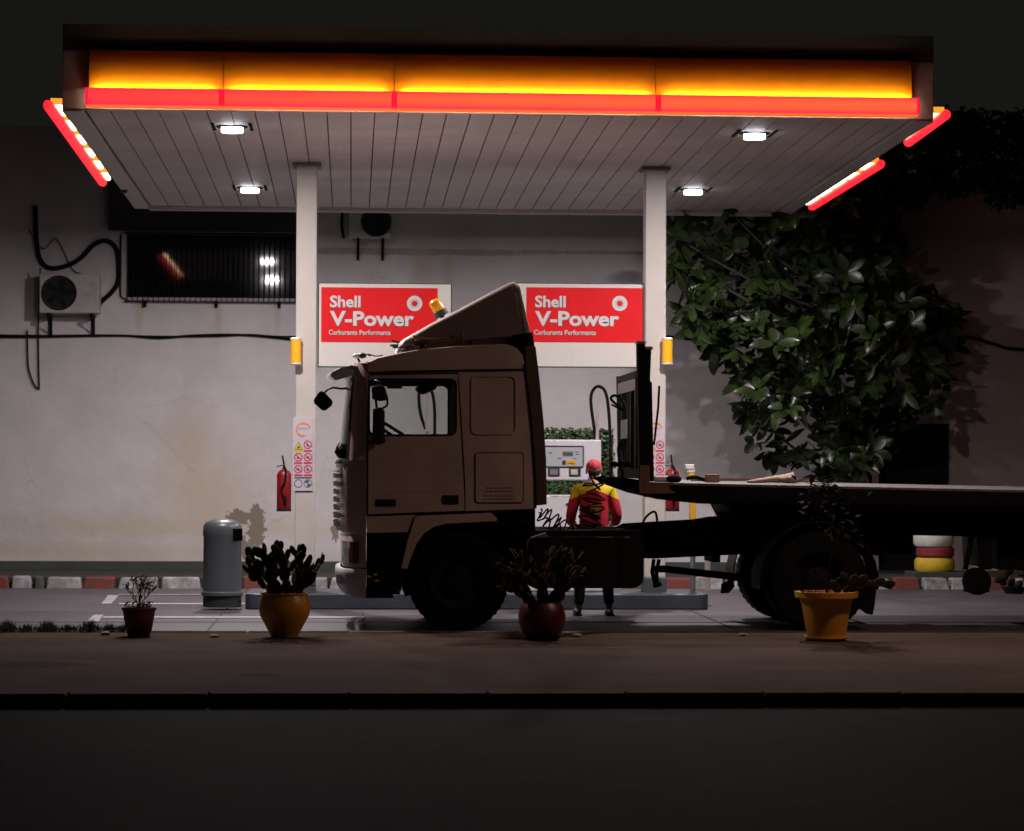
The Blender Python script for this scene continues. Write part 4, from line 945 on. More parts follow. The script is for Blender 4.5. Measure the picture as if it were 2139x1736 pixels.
# rear mudguards and flaps
m = MB()
def mudguard(Yn_, w):
    cxx = X_(1712, Y0, 1213); pts = []
    for i in range(15):
        an = R(-8+196*i/14); pts.append((cxx+.60*math.cos(an), .5+.60*math.sin(an)))
    n = len(pts); vs = [(a, Yn_, b) for a, b in pts]+[(a, Yn_+w, b) for a, b in pts]+[(cxx+(a-cxx)*1.02, Yn_, .5+(b-.5)*1.02) for a, b in pts]+[(cxx+(a-cxx)*1.02, Yn_+w, .5+(b-.5)*1.02) for a, b in pts]
    m.add(vs, [(i,i+1,n+i+1,n+i) for i in range(n-1)]+[(2*n+i,2*n+i+1,3*n+i+1,3*n+i) for i in range(n-1)]+[(i,i+1,2*n+i+1,2*n+i) for i in range(n-1)]+[(n+i,n+i+1,3*n+i+1,3*n+i) for i in range(n-1)])
mmg = mat('mudguard edge', (.012,.008,.007), .7, spec=.2)
for ya in (Y0+.01, Y1-.6): m = MB(); mudguard(ya, .58); m.build('mudguard', mmg, T_, smooth=True)
m = MB(); m.prism(q([(1807,1205),(1826,1208),(1832,1235),(1828,1268),(1824,1285),(1812,1283),(1797,1272),(1806,1252),(1810,1232)]), Y0+.03, Y0+.06); m.build('mud_flap', M['rubber'], T_, bevel=.004)
m = MB(); m.prism(xz([(1497,1216),(1521,1203),(1524,1222),(1512,1235),(1495,1236)], Y1-.1), Y1-.5, Y1-.47); m.build('mud_flap', M['rubber'], T_)
m = MB(); m.prism(q([(1800,1090),(1836,1092),(1838,1112),(1800,1118)]), Y0+.3, Y1-.3); m.build('rear_crossmember', M['blackm'], T_)
m = MB(); m.prism(xz([(838,1190),(880,1192),(880,1236),(846,1246)],Y0+.2), Y0+.2, Y1-.2); m.build('front_valance', M['blackm'], T_)
# coiled air lines
def coil(pts, turns, r, tr):
    path = smooth_path(pts, 8); n = turns*14; out = []; 
    for i in range(n+1):
        u = i/n*(len(path)-1); k_ = min(int(u), len(path)-2); c = path[k_].lerp(path[k_+1], u-k_); d = (path[k_+1]-path[k_]).normalized()
        a = d.cross(Vector((0,1,0))).normalized(); b = d.cross(a); an = 2*PI*turns*i/n; rr = r*min(1, i/8+.2, (n-i)/8+.2)
        out.append(c + a*rr*math.cos(an)*(1+.15*math.sin(i*.31)) + b*rr*math.sin(an) + d*.018*math.sin(i*.17))
    m = MB(); m.tube(out, tr, 6); return m
YK = Y0+.9
o = coil([P(1128,1066,YK),P(1148,1078,YK),P(1166,1090,YK),P(1186,1106,YK),P(1200,1118,YK)], 8, .062, .0085).build('coiled_air_line', M['rubber'], T_, smooth='all')
o = coil([P(1124,1072,YK+.1),P(1140,1090,YK+.1),P(1155,1100,YK+.1),P(1180,1113,YK+.1)], 4, .05, .0085).build('coiled_air_line', M['rubber'], T_, smooth='all')

# ------------------------------------------------------------------ flatbed trailer
TR = thing('flatbed_trailer', 'dark flatbed trailer with tall headboard coupled behind the cab', 'trailer', tuple(P(1700,1300,Y0+1.2)))
TR_loc = P(1700,1300,Y0+1.2)
def dy(px): return 1008 + (px-1370)*16/769
m = MB(); m.prism(xz([(1358,dy(1358)),(2450,dy(2450)),(2450,dy(2450)+5),(1358,dy(1358)+5)], Y0), Y0, Y1, .03); dk = m.build('deck', mat('deck boards', (.115,.10,.105), .7, var=.45, scale=6, stretch=(1,5,1)), TR)
sr = mat('trailer side steel', (.008,.007,.006), .8, var=.5, scale=9, spec=.1)
m = MB(); m.prism(xz([(1405,dy(1405)+5.2),(2450,dy(2450)+5.2),(2450,dy(2450)+32),(1520,1050),(1400,1044),(1415,1030),(1398,1020)], Y0), Y0+.01, Y0+.08)
m.prism(xz([(1405,dy(1405)+5.2),(2450,dy(2450)+5.2),(2450,dy(2450)+32),(1520,1050),(1400,1044)], Y0), Y1-.09, Y1-.01, .025); m.build('side_rail', sr, TR)
m = MB(); m.prism(xz([(1357.5,1007),(1407,1008),(1396,1019),(1412,1031),(1357.5,1031)], Y0), Y0+.004, Y0+.05); m.prism(xz([(1337,972),(1357,972),(1357,1033),(1337,1030)], Y0), Y0-.01, Y0+.05); m.build('corner_plate', M['rust'], TR, bevel=.003)
m = MB(); m.prism(xz([(1258,1000),(1290,1015),(1335,1031),(1400,1046),(1460,1052),(1530,1054),(1560,1068),(1720,1072),(1900,1118),(2450,1130),(2450,1040),(1530,1015),(1335,1002),(1280,995)], Y0+.6), Y0+.6, Y0+.72)
m.prism(xz([(1258,1000),(1290,1015),(1335,1031),(1400,1046),(1460,1052),(1530,1054),(1560,1068),(1720,1072),(1900,1118),(2450,1130),(2450,1040),(1530,1015),(1335,1002),(1280,995)], Y0+.6), Y0+1.7, Y0+1.82)
m.prism(xz([(1300,1003),(1340,1006),(1530,1018),(1530,1050),(1400,1044),(1335,1030)], Y0+.8), Y0+.74, Y0+1.68); m.build('neck_beam', M['blackm'], TR)
m = MB()
for px in range(1560, 2450, 70):
    x = X_(px, Y0); z = P(px, dy(px)+14, Y0).z; m.box(x-.03, x+.03, Y0+.085, Y1-.095, z-.08, z+.03)
m.build('cross_bearers', M['blackm'], TR)
# headboard
hb = xz([(1331,718),(1348,718),(1348,728),(1361,728),(1358,795),(1362,800),(1366,1004),(1336,1004)], Y0)
m = MB(); m.prism(hb, Y0+.0, Y0+.12); HB = m.build('headboard_post', M['blackm'], TR, bevel=.006)
m = MB(); m.prism(xz([(1329.5,712.5),(1349,713.5),(1349,718),(1329.5,718)], Y0), Y0-.02, Y0+.14); m.prism(xz([(1346,724),(1363,724),(1363,730),(1349.5,730)], Y0), Y0-.022, Y0+.13); m.build('timber_cap', M['wood'], HB)
m = MB(); m.prism(xz([(1338,775),(1352,775),(1356,1004),(1342,1004)], Y0), Y1-.12, Y1, .03); m.build('headboard_post', M['blackm'], TR)
xh0, xh1 = X_(1340,Y0), X_(1352,Y0); zt = Z_(776,Y0,1340); zb_ = Z_(1000,Y0,1340)
for f_, w_ in ((.20,.10),(.42,.07),(.52,.05),(.78,.08)):
    m = MB(); yy = Y0+TW*f_; m.box(xh0, xh1, yy, yy+w_*2.2, zb_, zt-.04); m.build('headboard_slat', M['blackm'], TR)
m = MB(); m.box(xh0-.02, xh1+.02, Y0+.14, Y1-.13, zt-.05, zt+.02); m.box(xh0-.01, xh1+.01, Y0+.14, Y1-.13, zb_, zb_+.1); m.build('headboard_rail', M['blackm'], TR)
m = MB(); m.box(xh0-.012, xh0-.002, Y0+.5, Y1-.16, zt-.17, zt-.052); m.box(xh0-.012, xh0-.002, Y0+1.25, Y0+1.95, zt-.66, zt-.46); m.build('pale_plate', M['steel'], TR)
m = MB(); c = P(1290, 840, Y0+1.9)
m.tube(smooth_path([P(1310,862,YK+.8),P(1296,850,YK+.8),P(1284,842,YK+.8),P(1276,832,YK+.8),P(1284,826,YK+.8),P(1296,834,YK+.8),P(1306,850,YK+.8),P(1309,905,YK+.8),P(1302,960,YK+.8),P(1300,1000,YK+.8)],5), .016, 6)
m.tube([P(1277,845,YK+.8),P(1330,872,YK+.8)], .012, 6); m.tube(smooth_path([P(1302,922,YK+.8),P(1294,935,YK+.8),P(1296,960,YK+.8),P(1300,985,YK+.8)],4), .03, 6)
m.build('air_couplings', M['rubber'], TR, smooth=True); m = MB(); m.box(X_(1275,YK), X_(1330,YK), YK, YK+.12, Z_(974,YK), Z_(964,YK)); m.build('coupling_shelf', M['blackm'], TR)
m = MB(); m.tube([P(1377,806,Y0+.05),P(1375,850,Y0+.05),P(1366,930,Y0+.05)], .012, 6); m.build('strap_end', M['rubber'], TR)
coil([P(1252,1002,YK+.2),P(1240,1012,YK+.2),P(1243,1030,YK+.2),P(1238,1052,YK+.2),P(1241,1072,YK+.2),P(1232,1098,YK+.2),P(1226,1118,YK+.2)], 8, .105, .0085).build('coiled_air_line', M['rubber'], TR, smooth='all')
coil([P(1236,1062,YK+.35),P(1230,1075,YK+.35),P(1224,1095,YK+.35),P(1222,1116,YK+.35)], 5, .11, .0085).build('coiled_air_line', M['rubber'], TR, smooth='all')
# landing gear, boxes below the deck
YL = Y0+.35
m = MB(); m.prism(xz([(2040,1040),(2075,1040),(2072,1190),(2050,1190)], YL), YL, YL+.14); LG = m.build('landing_leg', M['blackm'], TR, bevel=.01)
m = MB(); m.lathe([(.14,0),(.14,.12)], (P(2043,1215,YL).x, YL+.0, P(2043,1215,YL).z), 20, 'Y'); m.box(X_(2020,YL),X_(2066,YL),YL-.02,YL+.16,Z_(1236,YL),Z_(1226,YL)); m.build('foot', M['blackm'], LG)
m = MB(); m.tube([P(2044,1050,YL+.05),P(2016,1190,YL+.05)], .03, 6); m.tube([P(2004,1050,YL+.05),P(2060,1150,YL+.05)], .03, 6); m.build('brace', M['blackm'], LG)
m = MB(); m.prism(xz([(1862,1050),(1988,1055),(1988,1084),(1975,1100),(1908,1102),(1905,1158),(1862,1158)], YL+.3), YL+.3, Y1-.4); m.build('storage_box', M['blackm'], TR, bevel=.01)
m = MB(); m.prism(xz([(1775,1045),(1862,1048),(1862,1110),(1843,1111),(1843,1160),(1775,1160)], YL+.5), YL+.5, Y1-.5); m.build('spare_carrier', M['blackm'], TR)
m = MB(); m.prism(xz([(2078,1045),(2300,1050),(2300,1200),(2086,1190)], YL+.2), YL+.2, Y1-.3); m.build('tool_box', M['blackm'], TR, bevel=.02)
m = MB(); m.prism(xz([(1520,1050),(1865,1052),(1865,1080),(1790,1095),(1700,1090),(1540,1090)], Y0+.5), Y0+.5, Y1-.5); m.build('king_pin_plate', M['blackm'], TR)
# things left on the deck
def on_deck(px, Y, dyy=0): z = P(px, dy(px), Y0).z + .03*(Y-Y0)/TW; return X_(px, Y), Y, z
x, y, z = on_deck(1488, Y0+.8); m = MB(); m.box(x-.07, x+.07, y-.06, y+.06, z, z+.085); tag(m.build('wooden_block', M['wood'], loc=(x,y,z), bevel=.006), 'small wooden block standing on the trailer deck', 'block')
x, y, z = on_deck(1408, Y0+.3); m = MB(); m.ellipsoid((x,y,z+.035), (.08,.06,.045)); tag(m.build('ratchet_lump', M['rubber'], loc=(x,y,z), smooth='all'), 'small black rounded lump on the deck near the headboard', 'ratchet')
x, y, z = on_deck(1450, Y0+.9); m = MB(); m.tube(smooth_path([(x-.08,y,z+.03),(x,y,z+.05),(x+.08,y,z+.03),(x+.14,y,z+.012)],5), [.022]*16, 6); tag(m.build('dark_strap', M['rubber'], loc=(x,y,z), smooth='all'), 'dark folded strap lying on the deck left of the wooden block', 'strap')
x, y, z = on_deck(1605, Y0+.9); m = MB(); random.seed(3)
m.tube(smooth_path([(x-.22,y,z+.015),(x-.05,y+.03,z+.03),(x+.1,y,z+.045),(x+.2,y,z+.05),(x+.27,y,z+.06)],6), [.014+.002*i for i in range(25)], 8)
for i in range(5): m.ellipsoid((x+.14+.03*i, y+random.uniform(-.03,.03), z+.04+random.uniform(-.01,.02)), (.05,.05,.03))
tag(m.build('work_gloves', mat('cloth beige', (.42,.30,.24), .9, var=.3, scale=30), loc=(x,y,z), smooth='all'), 'pale crumpled cloth bundle lying on the trailer deck', 'cloth')
x, y, z = on_deck(1550, Y0+1.6); m = MB(); m.obox((x,y,z+.02), (1.1,.12,.03), Matrix.Rotation(R(2),3,'Z')); m.obox((x+.5,y+.2,z+.02), (.7,.09,.028), Matrix.Rotation(R(-3),3,'Z')); tag(m.build('timber_planks', M['wood'], loc=(x,y,z)), 'flat timber battens lying along the trailer deck', 'planks')
x, y, z = on_deck(1383, Y0+.6); m = MB(); m.obox((x,y,z+.03), (.2,.3,.06), Matrix.Identity(3)); tag(m.build('clear_bag', mat('crumpled plastic', (.5,.46,.47), .3, var=.3, scale=30), loc=(x,y,z), bevel=.02), 'pale crumpled plastic packet right behind the headboard', 'packet')

# ------------------------------------------------------------------ attendant (seen from behind)
pf = PZ(1240, 1286, 0); PX, PY = pf.x, pf.y
PS = thing('person', 'person seen from behind in red and yellow work shirt and red cap', 'person', (PX, PY, 0))
def L3(*a): return Vector((PX+a[0], PY+a[1], a[2]))
skinm = mat('skin', (.32,.17,.11), .55, var=.1); m_tr = mat('dark trousers', (.012,.012,.016), .8, var=.3); m_cap = mat('cap red', (.60,.06,.09), .8, var=.15, scale=30); m_hair = mat('dark hair', (.012,.009,.008), .6)
V = [L3(0,0,.94),L3(0,-.005,1.12),L3(0,-.01,1.30),L3(0,-.005,1.43),L3(0,.01,1.50),L3(0,.02,1.56),L3(0,.03,1.62),L3(0,.025,1.68)]
E = [(i,i+1) for i in range(7)]; Rr = [(.15,.11),(.14,.105),(.16,.11),(.11,.08),(.055,.055),(.062,.07),(.078,.09),(.06,.07)]
def limb(pts, rad, start):
    global V, E, Rr
    p = start
    for a, r_ in zip(pts, rad): V.append(L3(*a)); Rr.append((r_, r_)); E.append((p, len(V)-1)); p = len(V)-1
    return p
for s_ in (-1, 1):
    w_ = limb([(s_*.17,0,1.40),(s_*.235,-.01,1.22),(s_*.265,-.01,1.10),(s_*.25,.10,1.03),(s_*.22,.22,1.02),(s_*.21,.27,1.02)], [.062,.052,.045,.042,.032,.036], 3)
    limb([(s_*.10,0,.85),(s_*.125,.0,.66),(s_*.14,.015,.48),(s_*.155,-.01,.26),(s_*.17,-.03,.09),(s_*.175,.06,.045),(s_*.18,.13,.04)], [.095,.085,.06,.055,.038,.036,.03], 0)
body = skin('body', V, E, Rr, skinm, PS)
# hands with separate fingers
for s_ in (-1, 1):
    hv = [L3(s_*.21,.26,1.02), L3(s_*.205,.31,1.015)]; he = [(0,1)]; hr = [.026,.034]
    for k_ in range(4):
        o_ = (k_-1.5)*.02; b_ = len(hv); ln = [.03,.034,.032,.025][k_]
        hv += [L3(s_*.205+o_,.345,1.012), L3(s_*.205+o_,.345+ln,1.0), L3(s_*.205+o_*.9,.345+ln*1.5,.975), L3(s_*.205+o_*.8,.345+ln*1.3,.952)]
        he += [(1,b_),(b_,b_+1),(b_+1,b_+2),(b_+2,b_+3)]; hr += [.011,.0095,.0085,.0075]
    b_ = len(hv); hv += [L3(s_*.165,.30,1.005), L3(s_*.145,.335,.995), L3(s_*.14,.36,.985)]; he += [(0,b_),(b_,b_+1),(b_+1,b_+2)]; hr += [.013,.011,.009]
    skin('hand', hv, he, hr, skinm, PS, sub=1)
# shirt
def shirt_mat():
    m = mat('work shirt', (.55,.012,.03), .8, var=.25, scale=7, bump=.35, bscale=14)
    nt = m.node_tree; N = nt.nodes; L = nt.links; b = N['Principled BSDF']; src = b.inputs['Base Color'].links[0].from_socket
    g = N.new('ShaderNodeNewGeometry'); sx = N.new('ShaderNodeSeparateXYZ'); L.new(g.outputs['Position'], sx.inputs[0])
    ab = N.new('ShaderNodeMath'); ab.operation = 'SUBTRACT'; ab.inputs[1].default_value = PX; L.new(sx.outputs[0], ab.inputs[0])
    a2 = N.new('ShaderNodeMath'); a2.operation = 'ABSOLUTE'; L.new(ab.outputs[0], a2.inputs[0])
    sm = N.new('ShaderNodeMath'); sm.operation = 'MULTIPLY_ADD'; sm.inputs[1].default_value = .42; L.new(a2.outputs[0], sm.inputs[0]); L.new(sx.outputs[2], sm.inputs[2])
    gt = N.new('ShaderNodeMath'); gt.operation = 'GREATER_THAN'; gt.inputs[1].default_value = 1.405; L.new(sm.outputs[0], gt.inputs[0])
    mx = N.new('ShaderNodeMix'); mx.data_type = 'RGBA'; mx.inputs[7].default_value = (.72,.52,.01,1); L.new(gt.outputs[0], mx.inputs[0]); L.new(src, mx.inputs[6]); L.new(mx.outputs[2], b.inputs['Base Color']); return m
V = [L3(0,0,.92),L3(0,-.005,1.05),L3(0,-.01,1.18),L3(0,-.012,1.32),L3(0,-.008,1.42),L3(0,.0,1.475)]; E = [(i,i+1) for i in range(5)]
Rr = [(.185,.135),(.175,.13),(.18,.13),(.185,.13),(.14,.10),(.068,.066)]
for s_ in (-1, 1):
    limb([(s_*.175,-.002,1.395),(s_*.225,-.01,1.25),(s_*.258,-.012,1.11),(s_*.252,.06,1.045),(s_*.235,.17,1.03)], [.082,.070,.064,.058,.045], 4)
skin('shirt', V, E, Rr, shirt_mat(), PS)
# yellow emblem on the back
m = MB(); pts = [(PX-.03, 1.165),(PX+.03, 1.165)]
for i in range(11):
    an = R(10+16*i); pts.append((PX+.075*math.cos(an), 1.19+.075*math.sin(an)*(1.0 if i % 2 else .93)))
m.prism(pts, PY-.158, PY-.150); m.build('back_emblem', mat('emblem yellow', (.75,.50,.02), .7), PS)
m = MB(); m.box(PX-.06, PX+.06, PY-.156, PY-.148, 1.125, 1.15); m.build('back_print', mat('print pale', (.65,.4,.38), .7), PS)
V = [L3(0,0,.98),L3(0,0,.90)]; E = [(0,1)]; Rr = [(.165,.12),(.165,.12)]
for s_ in (-1, 1): limb([(s_*.105,0,.80),(s_*.13,.005,.62),(s_*.145,.015,.46),(s_*.16,-.01,.26),(s_*.172,-.03,.11)], [.10,.09,.075,.068,.060], 1)
skin('trousers', V, E, Rr, m_tr, PS)
for s_ in (-1, 1):
    m = MB(); m.ellipsoid(L3(s_*.178,.05,.045), (.048,.145,.045)); m.box(PX+s_*.178-.045, PX+s_*.178+.045, PY-.085, PY+.17, .0, .02); m.build('shoe', mat('shoe black', (.02,.02,.02), .5), PS, smooth=True)
m = MB(); m.ellipsoid(L3(0,.035,1.655), (.088,.105,.082), nu=20, nv=12); m.tube([L3(-.06,.11,1.655),L3(0,.15,1.65),L3(.06,.11,1.655)], [.02,.045,.02], 8); m.build('cap', m_cap, PS, smooth='all')
m = MB(); m.lathe([(.087,-.012),(.0895,0),(.088,.014)], tuple(L3(0,.03,1.625)), 24, cap=False); m.build('cap_band', mat('band tan', (.5,.24,.1), .8), PS, smooth='all')
m = MB(); m.ellipsoid(L3(0,.012,1.595), (.07,.075,.065), nu=16, nv=10); m.build('hair', m_hair, PS, smooth='all')
for s_ in (-1, 1): m = MB(); m.ellipsoid(L3(s_*.083,.03,1.60), (.012,.022,.032)); m.build('ear', skinm, PS, smooth='all')
m = MB(); m.ellipsoid(L3(0,.115,1.585), (.013,.022,.022)); m.build('nose', skinm, PS, smooth='all')
for s_ in (-1, 1): m = MB(); m.ellipsoid(L3(s_*.032,.098,1.61), (.012,.01,.008)); m.build('eye', mat('eye', (.5,.5,.5), .3), PS, smooth='all')
m = MB(); m.tube([L3(-.025,.102,1.55),L3(0,.11,1.547),L3(.025,.102,1.55)], .006, 6); m.build('mouth', mat('lips', (.3,.1,.08), .5), PS)

# ------------------------------------------------------------------ plants
m_cact = mat('prickly pear', (.011,.012,.006), .8, var=.5, scale=9, col2=(.035,.018,.009), spec=.08)
def cactus(mb, base, seed, n0, spread, hgt, lean=0):
    rnd = random.Random(seed)
    def grow(pos, d, L_, lev):
        side = d.cross(Vector((rnd.uniform(-1,1), rnd.uniform(-1,1), .2))).normalized(); nrm = d.cross(side).normalized()
        rot = Matrix((side, nrm, d)).transposed(); c = pos + d*L_*.5
        mb.ellipsoid(c, (L_*.33, L_*.085, L_*.54), rot, 10, 7)
        if lev <= 0: return
        for k_ in range(rnd.choice([1,2,2,3] if lev > 1 else [1,1,2])):
            a = rnd.uniform(-.95,.95); st = c + (d*math.cos(a) * L_*.5 + side*math.sin(a)*L_*.33)
            nd = (d*math.cos(a*.8) + side*math.sin(a*.8) + Vector((rnd.uniform(-.25,.25), rnd.uniform(-.25,.25), .28))).normalized()
            grow(st, nd, L_*rnd.uniform(.68,.98), lev-1)
    for i in range(n0):
        an = 2*PI*i/n0+rnd.uniform(-.3,.3); d = Vector((math.cos(an)*spread+lean, math.sin(an)*spread*.7, 1)).normalized()
        grow(Vector(base)+Vector((math.cos(an)*.09, math.sin(an)*.09, -.02)), d, hgt*rnd.uniform(.85,1.1), 3)
def pot(px, py, label, prof, mm, gname, name='plant_pot', saucer=None):
    b = PZ(px, py, ZS); s = b.y/F
    t = thing('potted_plant', label, 'potted plant', tuple(b), 'potted plants along the pavement')
    m = MB(); m.lathe([(r*s, h*s) for r, h in prof], tuple(b), 40); m.build('pot', mm, t, smooth=True)
    rt, ht = prof[-1]; m = MB(); m.lathe([(.001, (ht-2)*s+.01), (rt*s*.97, (ht-5)*s)], tuple(b), 24, cap=False); m.build('soil', m_soil, t)
    if saucer: m = MB(); m.lathe([(saucer*.8*s,0),(saucer*s,6*s),(saucer*s,9*s),(saucer*.93*s,9*s)], tuple(b), 32); m.build('saucer', mm if px > 1500 else M['rubber'], t, smooth=True)
    return t, b, s
m_jar = mat('yellow glazed jar', (.60,.27,.02), .38, var=.25, scale=9, bump=.15, bscale=30, stretch=(1,1,4))
t, b, s = pot(594, 1331, 'round yellow jar with prickly pear cactus near the truck bumper', [(27,0),(30,6),(40,25),(51,45),(54,60),(52,76),(48,84),(47,88),(50,90),(50,93),(45,93),(43,86)], m_jar, '')
m = MB(); cactus(m, b+Vector((0,0,88*s)), 11, 9, 1.05, .165); cactus(m, b+Vector((0,0,88*s)), 5, 5, .45, .18); m.build('cactus', m_cact, t, smooth='all')
m_dr = mat('dark red glazed pot', (.075,.004,.007), .4, var=.25, scale=8)
t, b, s = pot(1132, 1337, 'dark red round pot with prickly pear cactus before the fuel tank', [(30,4),(40,14),(48,34),(50,50),(46,68),(40,78),(41,82),(38,82),(36,76)], m_dr, '', saucer=40)
m = MB(); cactus(m, b+Vector((0,0,78*s)), 23, 8, 1.1, .16); cactus(m, b+Vector((.02,0,78*s)), 31, 4, .4, .19); m.build('cactus', m_cact, t, smooth='all')
t, b, s = pot(290, 1329, 'small dark red pot with a bare twiggy shrub on the left', [(22,0),(26,10),(31,36),(33,52),(33,54),(36,54),(36,60),(33,60),(31,54)], mat('dark terracotta', (.14,.02,.016), .6, var=.3), '')
m = MB(); rnd = random.Random(4); tips = []
def twig(p, d, L_, r_, lev):
    e = p+d*L_; m.tube([p, p.lerp(e,.5)+Vector((rnd.uniform(-.01,.01),0,0)), e], [r_, r_*.85, r_*.6], 5, cap=False); tips.append(e)
    if lev <= 0: return
    for k_ in range(rnd.choice([2,3])):
        nd = (d+Vector((rnd.uniform(-.75,.75), rnd.uniform(-.7,.7), rnd.uniform(-.15,.5)))).normalized(); twig(e, nd, L_*rnd.uniform(.55,.85), r_*.62, lev-1)
for k_ in range(6): twig(b+Vector((0,0,56*s)), Vector((rnd.uniform(-.55,.55), rnd.uniform(-.3,.3), 1)).normalized(), .115, .007, 4)
m.build('twigs', mat('twig bark', (.07,.045,.04), .8), t)
m = MB()
for e in tips:
    if rnd.random() < .75:
        for k_ in range(2):
            n_ = Vector((rnd.uniform(-1,1),rnd.uniform(-1,1),rnd.uniform(-1,1))).normalized(); u = n_.orthogonal().normalized(); w_ = n_.cross(u); L_ = rnd.uniform(.008,.016); c = e+n_*.01
            m.add([c-u*L_, c+w_*L_*.5, c+u*L_, c-w_*L_*.5], [(0,1,2,3)])
for k_ in range(50):
    c = b+Vector((rnd.uniform(-.13,.13), rnd.uniform(-.12,.05), 60*s+rnd.uniform(0,.05))); L_ = rnd.uniform(.01,.022); n_ = Vector((rnd.uniform(-1,1),-1,rnd.uniform(-.5,1))).normalized(); u = n_.orthogonal().normalized(); w_ = n_.cross(u); m.add([c-u*L_, c+w_*L_*.5, c+u*L_, c-w_*L_*.5], [(0,1,2,3)])
m.build('leaves', mat('sparse leaves', (.09,.035,.03), .7, var=.6, scale=25, col2=(.03,.05,.015)), t, fixn=False)
m_yp = mat('yellow plastic pot', (.62,.27,.02), .4, var=.15, scale=5)
t, b, s = pot(1726, 1338, 'large yellow flowerpot with saucer and thin sapling by the rear wheel', [(40,6),(44,30),(51,70),(54,86),(56,86),(57,90),(66,91),(67,103),(60,103),(56,95)], m_yp, '', saucer=46)
m = MB(); rnd = random.Random(9)
tr_ = smooth_path([b+Vector((0,0,95*s)), P(1733,1180,b.y), P(1742,1110,b.y), P(1736,1050,b.y), P(1728,1000,b.y)], 5); m.tube(tr_, [.014-.0004*i for i in range(len(tr_))], 7)
lf = MB()
def leaf(mb, base, d, up_, L_, Wd):
    side = d.cross(up_).normalized(); nn = side.cross(d).normalized(); vs = [base]; prof = [(.18,.62),(.42,.98),(.66,.92),(.86,.55)]
    for tt, ww in prof:
        c = base+d*L_*tt - nn*L_*.10*tt*tt
        vs += [c-side*Wd*ww+nn*Wd*.28*ww, c, c+side*Wd*ww+nn*Wd*.28*ww]
    vs.append(base+d*L_-nn*L_*.14)
    fs = [(0,2,1),(0,3,2)]
    for i in range(3):
        a = 1+3*i; fs += [(a,a+1,a+4,a+3),(a+1,a+2,a+5,a+4)]
    fs += [(10,11,13),(11,12,13)]; mb.add(vs, fs)
for k_ in range(110):
    u = rnd.choice(tr_[9:]); c = u+Vector((rnd.gauss(0,.13), rnd.gauss(0,.1), rnd.gauss(0,.09))); d = Vector((rnd.uniform(-1,1), rnd.uniform(-1,.6), rnd.uniform(-.6,.5))).normalized()
    m.tube([u, c], .003, 4, cap=False); leaf(lf, c, d, Vector((0,0,1)), rnd.uniform(.07,.13), .026)
for k_ in range(40):
    c = b+Vector((rnd.uniform(-.27,.27), rnd.uniform(-.2,.1), 101*s)); m.tube([c, c+Vector((rnd.uniform(-.02,.02),0,rnd.uniform(.03,.10)))], .003, 4, cap=False)
m.build('stem', mat('sapling bark', (.012,.009,.007), .9, spec=.05), t); lf.build('leaves', mat('sapling leaf', (.006,.008,.0035), .8, var=.6, scale=18, col2=(.009,.005,.004), spec=.04), t, fixn=False)
m = MB(); rnd = random.Random(2)
for (px, py, ang) in ((1752,1222,10),(1764,1210,-15),(1782,1214,30),(1800,1212,60),(1812,1222,75),(1745,1226,-40),(1790,1228,80),(1775,1232,60)):
    c = P(px, py, b.y+rnd.uniform(-.1,.1)); m.ellipsoid(c, (.045,.018,.075), Matrix.Rotation(R(ang),3,'Y'), 10, 7)
for (px, py, ang) in ((1815,1222,80),(1836,1216,70),(1856,1220,85)):
    c = P(px, py, b.y+.15); m.ellipsoid(c, (.04,.018,.07), Matrix.Rotation(R(ang),3,'Y'), 10, 7)
m.tube(smooth_path([P(1780,1236,b.y),P(1810,1226,b.y+.1),P(1860,1222,b.y+.15)],4), .012, 6)
m.build('cactus_pads', m_cact, t, smooth='all')

# far right pots / plant beside the kerb
pR = PZ(2118, 1240, 0); t = thing('potted_plant', 'low dark bush with pale leaves at the far right edge', 'potted plant', tuple(pR))
m = MB(); sR = pR.y/F; m.lathe([(18*sR,0),(24*sR,10*sR),(26*sR,14*sR),(22*sR,14*sR)], tuple(pR), 24); m.build('pot', M['rubber'], t, smooth=True)
m = MB(); rnd = random.Random(6)
for k_ in range(16): c = pR+Vector((rnd.uniform(-.2,.3), rnd.uniform(-.15,.15), rnd.uniform(.08,.32))); m.ellipsoid(c, (.05,.03,.065), Matrix.Rotation(rnd.uniform(-1.2,1.2),3,'Y'), 9, 6)
m.build('pads', m_cact, t, smooth='all')

# painted tyre stack
YT = 36.3; s = YT/F; px = 1952; xx = X_(px, YT, 1150); zz = .215
m = MB(); m.box(xx-.36, xx+.36, YT-.3, YT+.3, .12, zz-.002); tag(m.build('concrete_slab', mat('dark slab', (.05,.05,.045), .9, var=.4, bump=.3), loc=(xx,YT,.12), bevel=.01), 'low dark concrete slab under the stack of painted tyres', 'slab')
for i, (col, nm, hh) in enumerate((((.62,.42,.02),'yellow painted tyre at the bottom of the stack by the wall',29),((.22,.02,.02),'dark red painted tyre in the middle of the stack',23),((.6,.6,.58),'white painted tyre on top of the stack with weeds',29))):
    h = hh*s; r = 42*s*(1 if i != 1 else .95)
    m = MB(); m.lathe([(r*.55,.01),(r*.9,0),(r,h*.2),(r*1.0,h*.8),(r*.9,h),(r*.55,h-.01),(r*.5,h*.5)], (xx+(.0,.01,-.015)[i], YT, zz+.001), 32, cap=False); m.f += [list(range(31,-1,-1))]; m.mi += [0]
    o = m.build('painted_tyre', mat('tyre paint %d' % i, col, .7, var=.3, scale=8, bump=.2), loc=(xx,YT,zz), smooth=True); tag(o, nm, 'tyre', 'stack of painted tyres'); zz += h+.003
t = thing('weed_tuft', 'dark spiky weeds growing out of the top painted tyre', 'plant', (xx, YT, zz-.05)); m = MB(); rnd = random.Random(8)
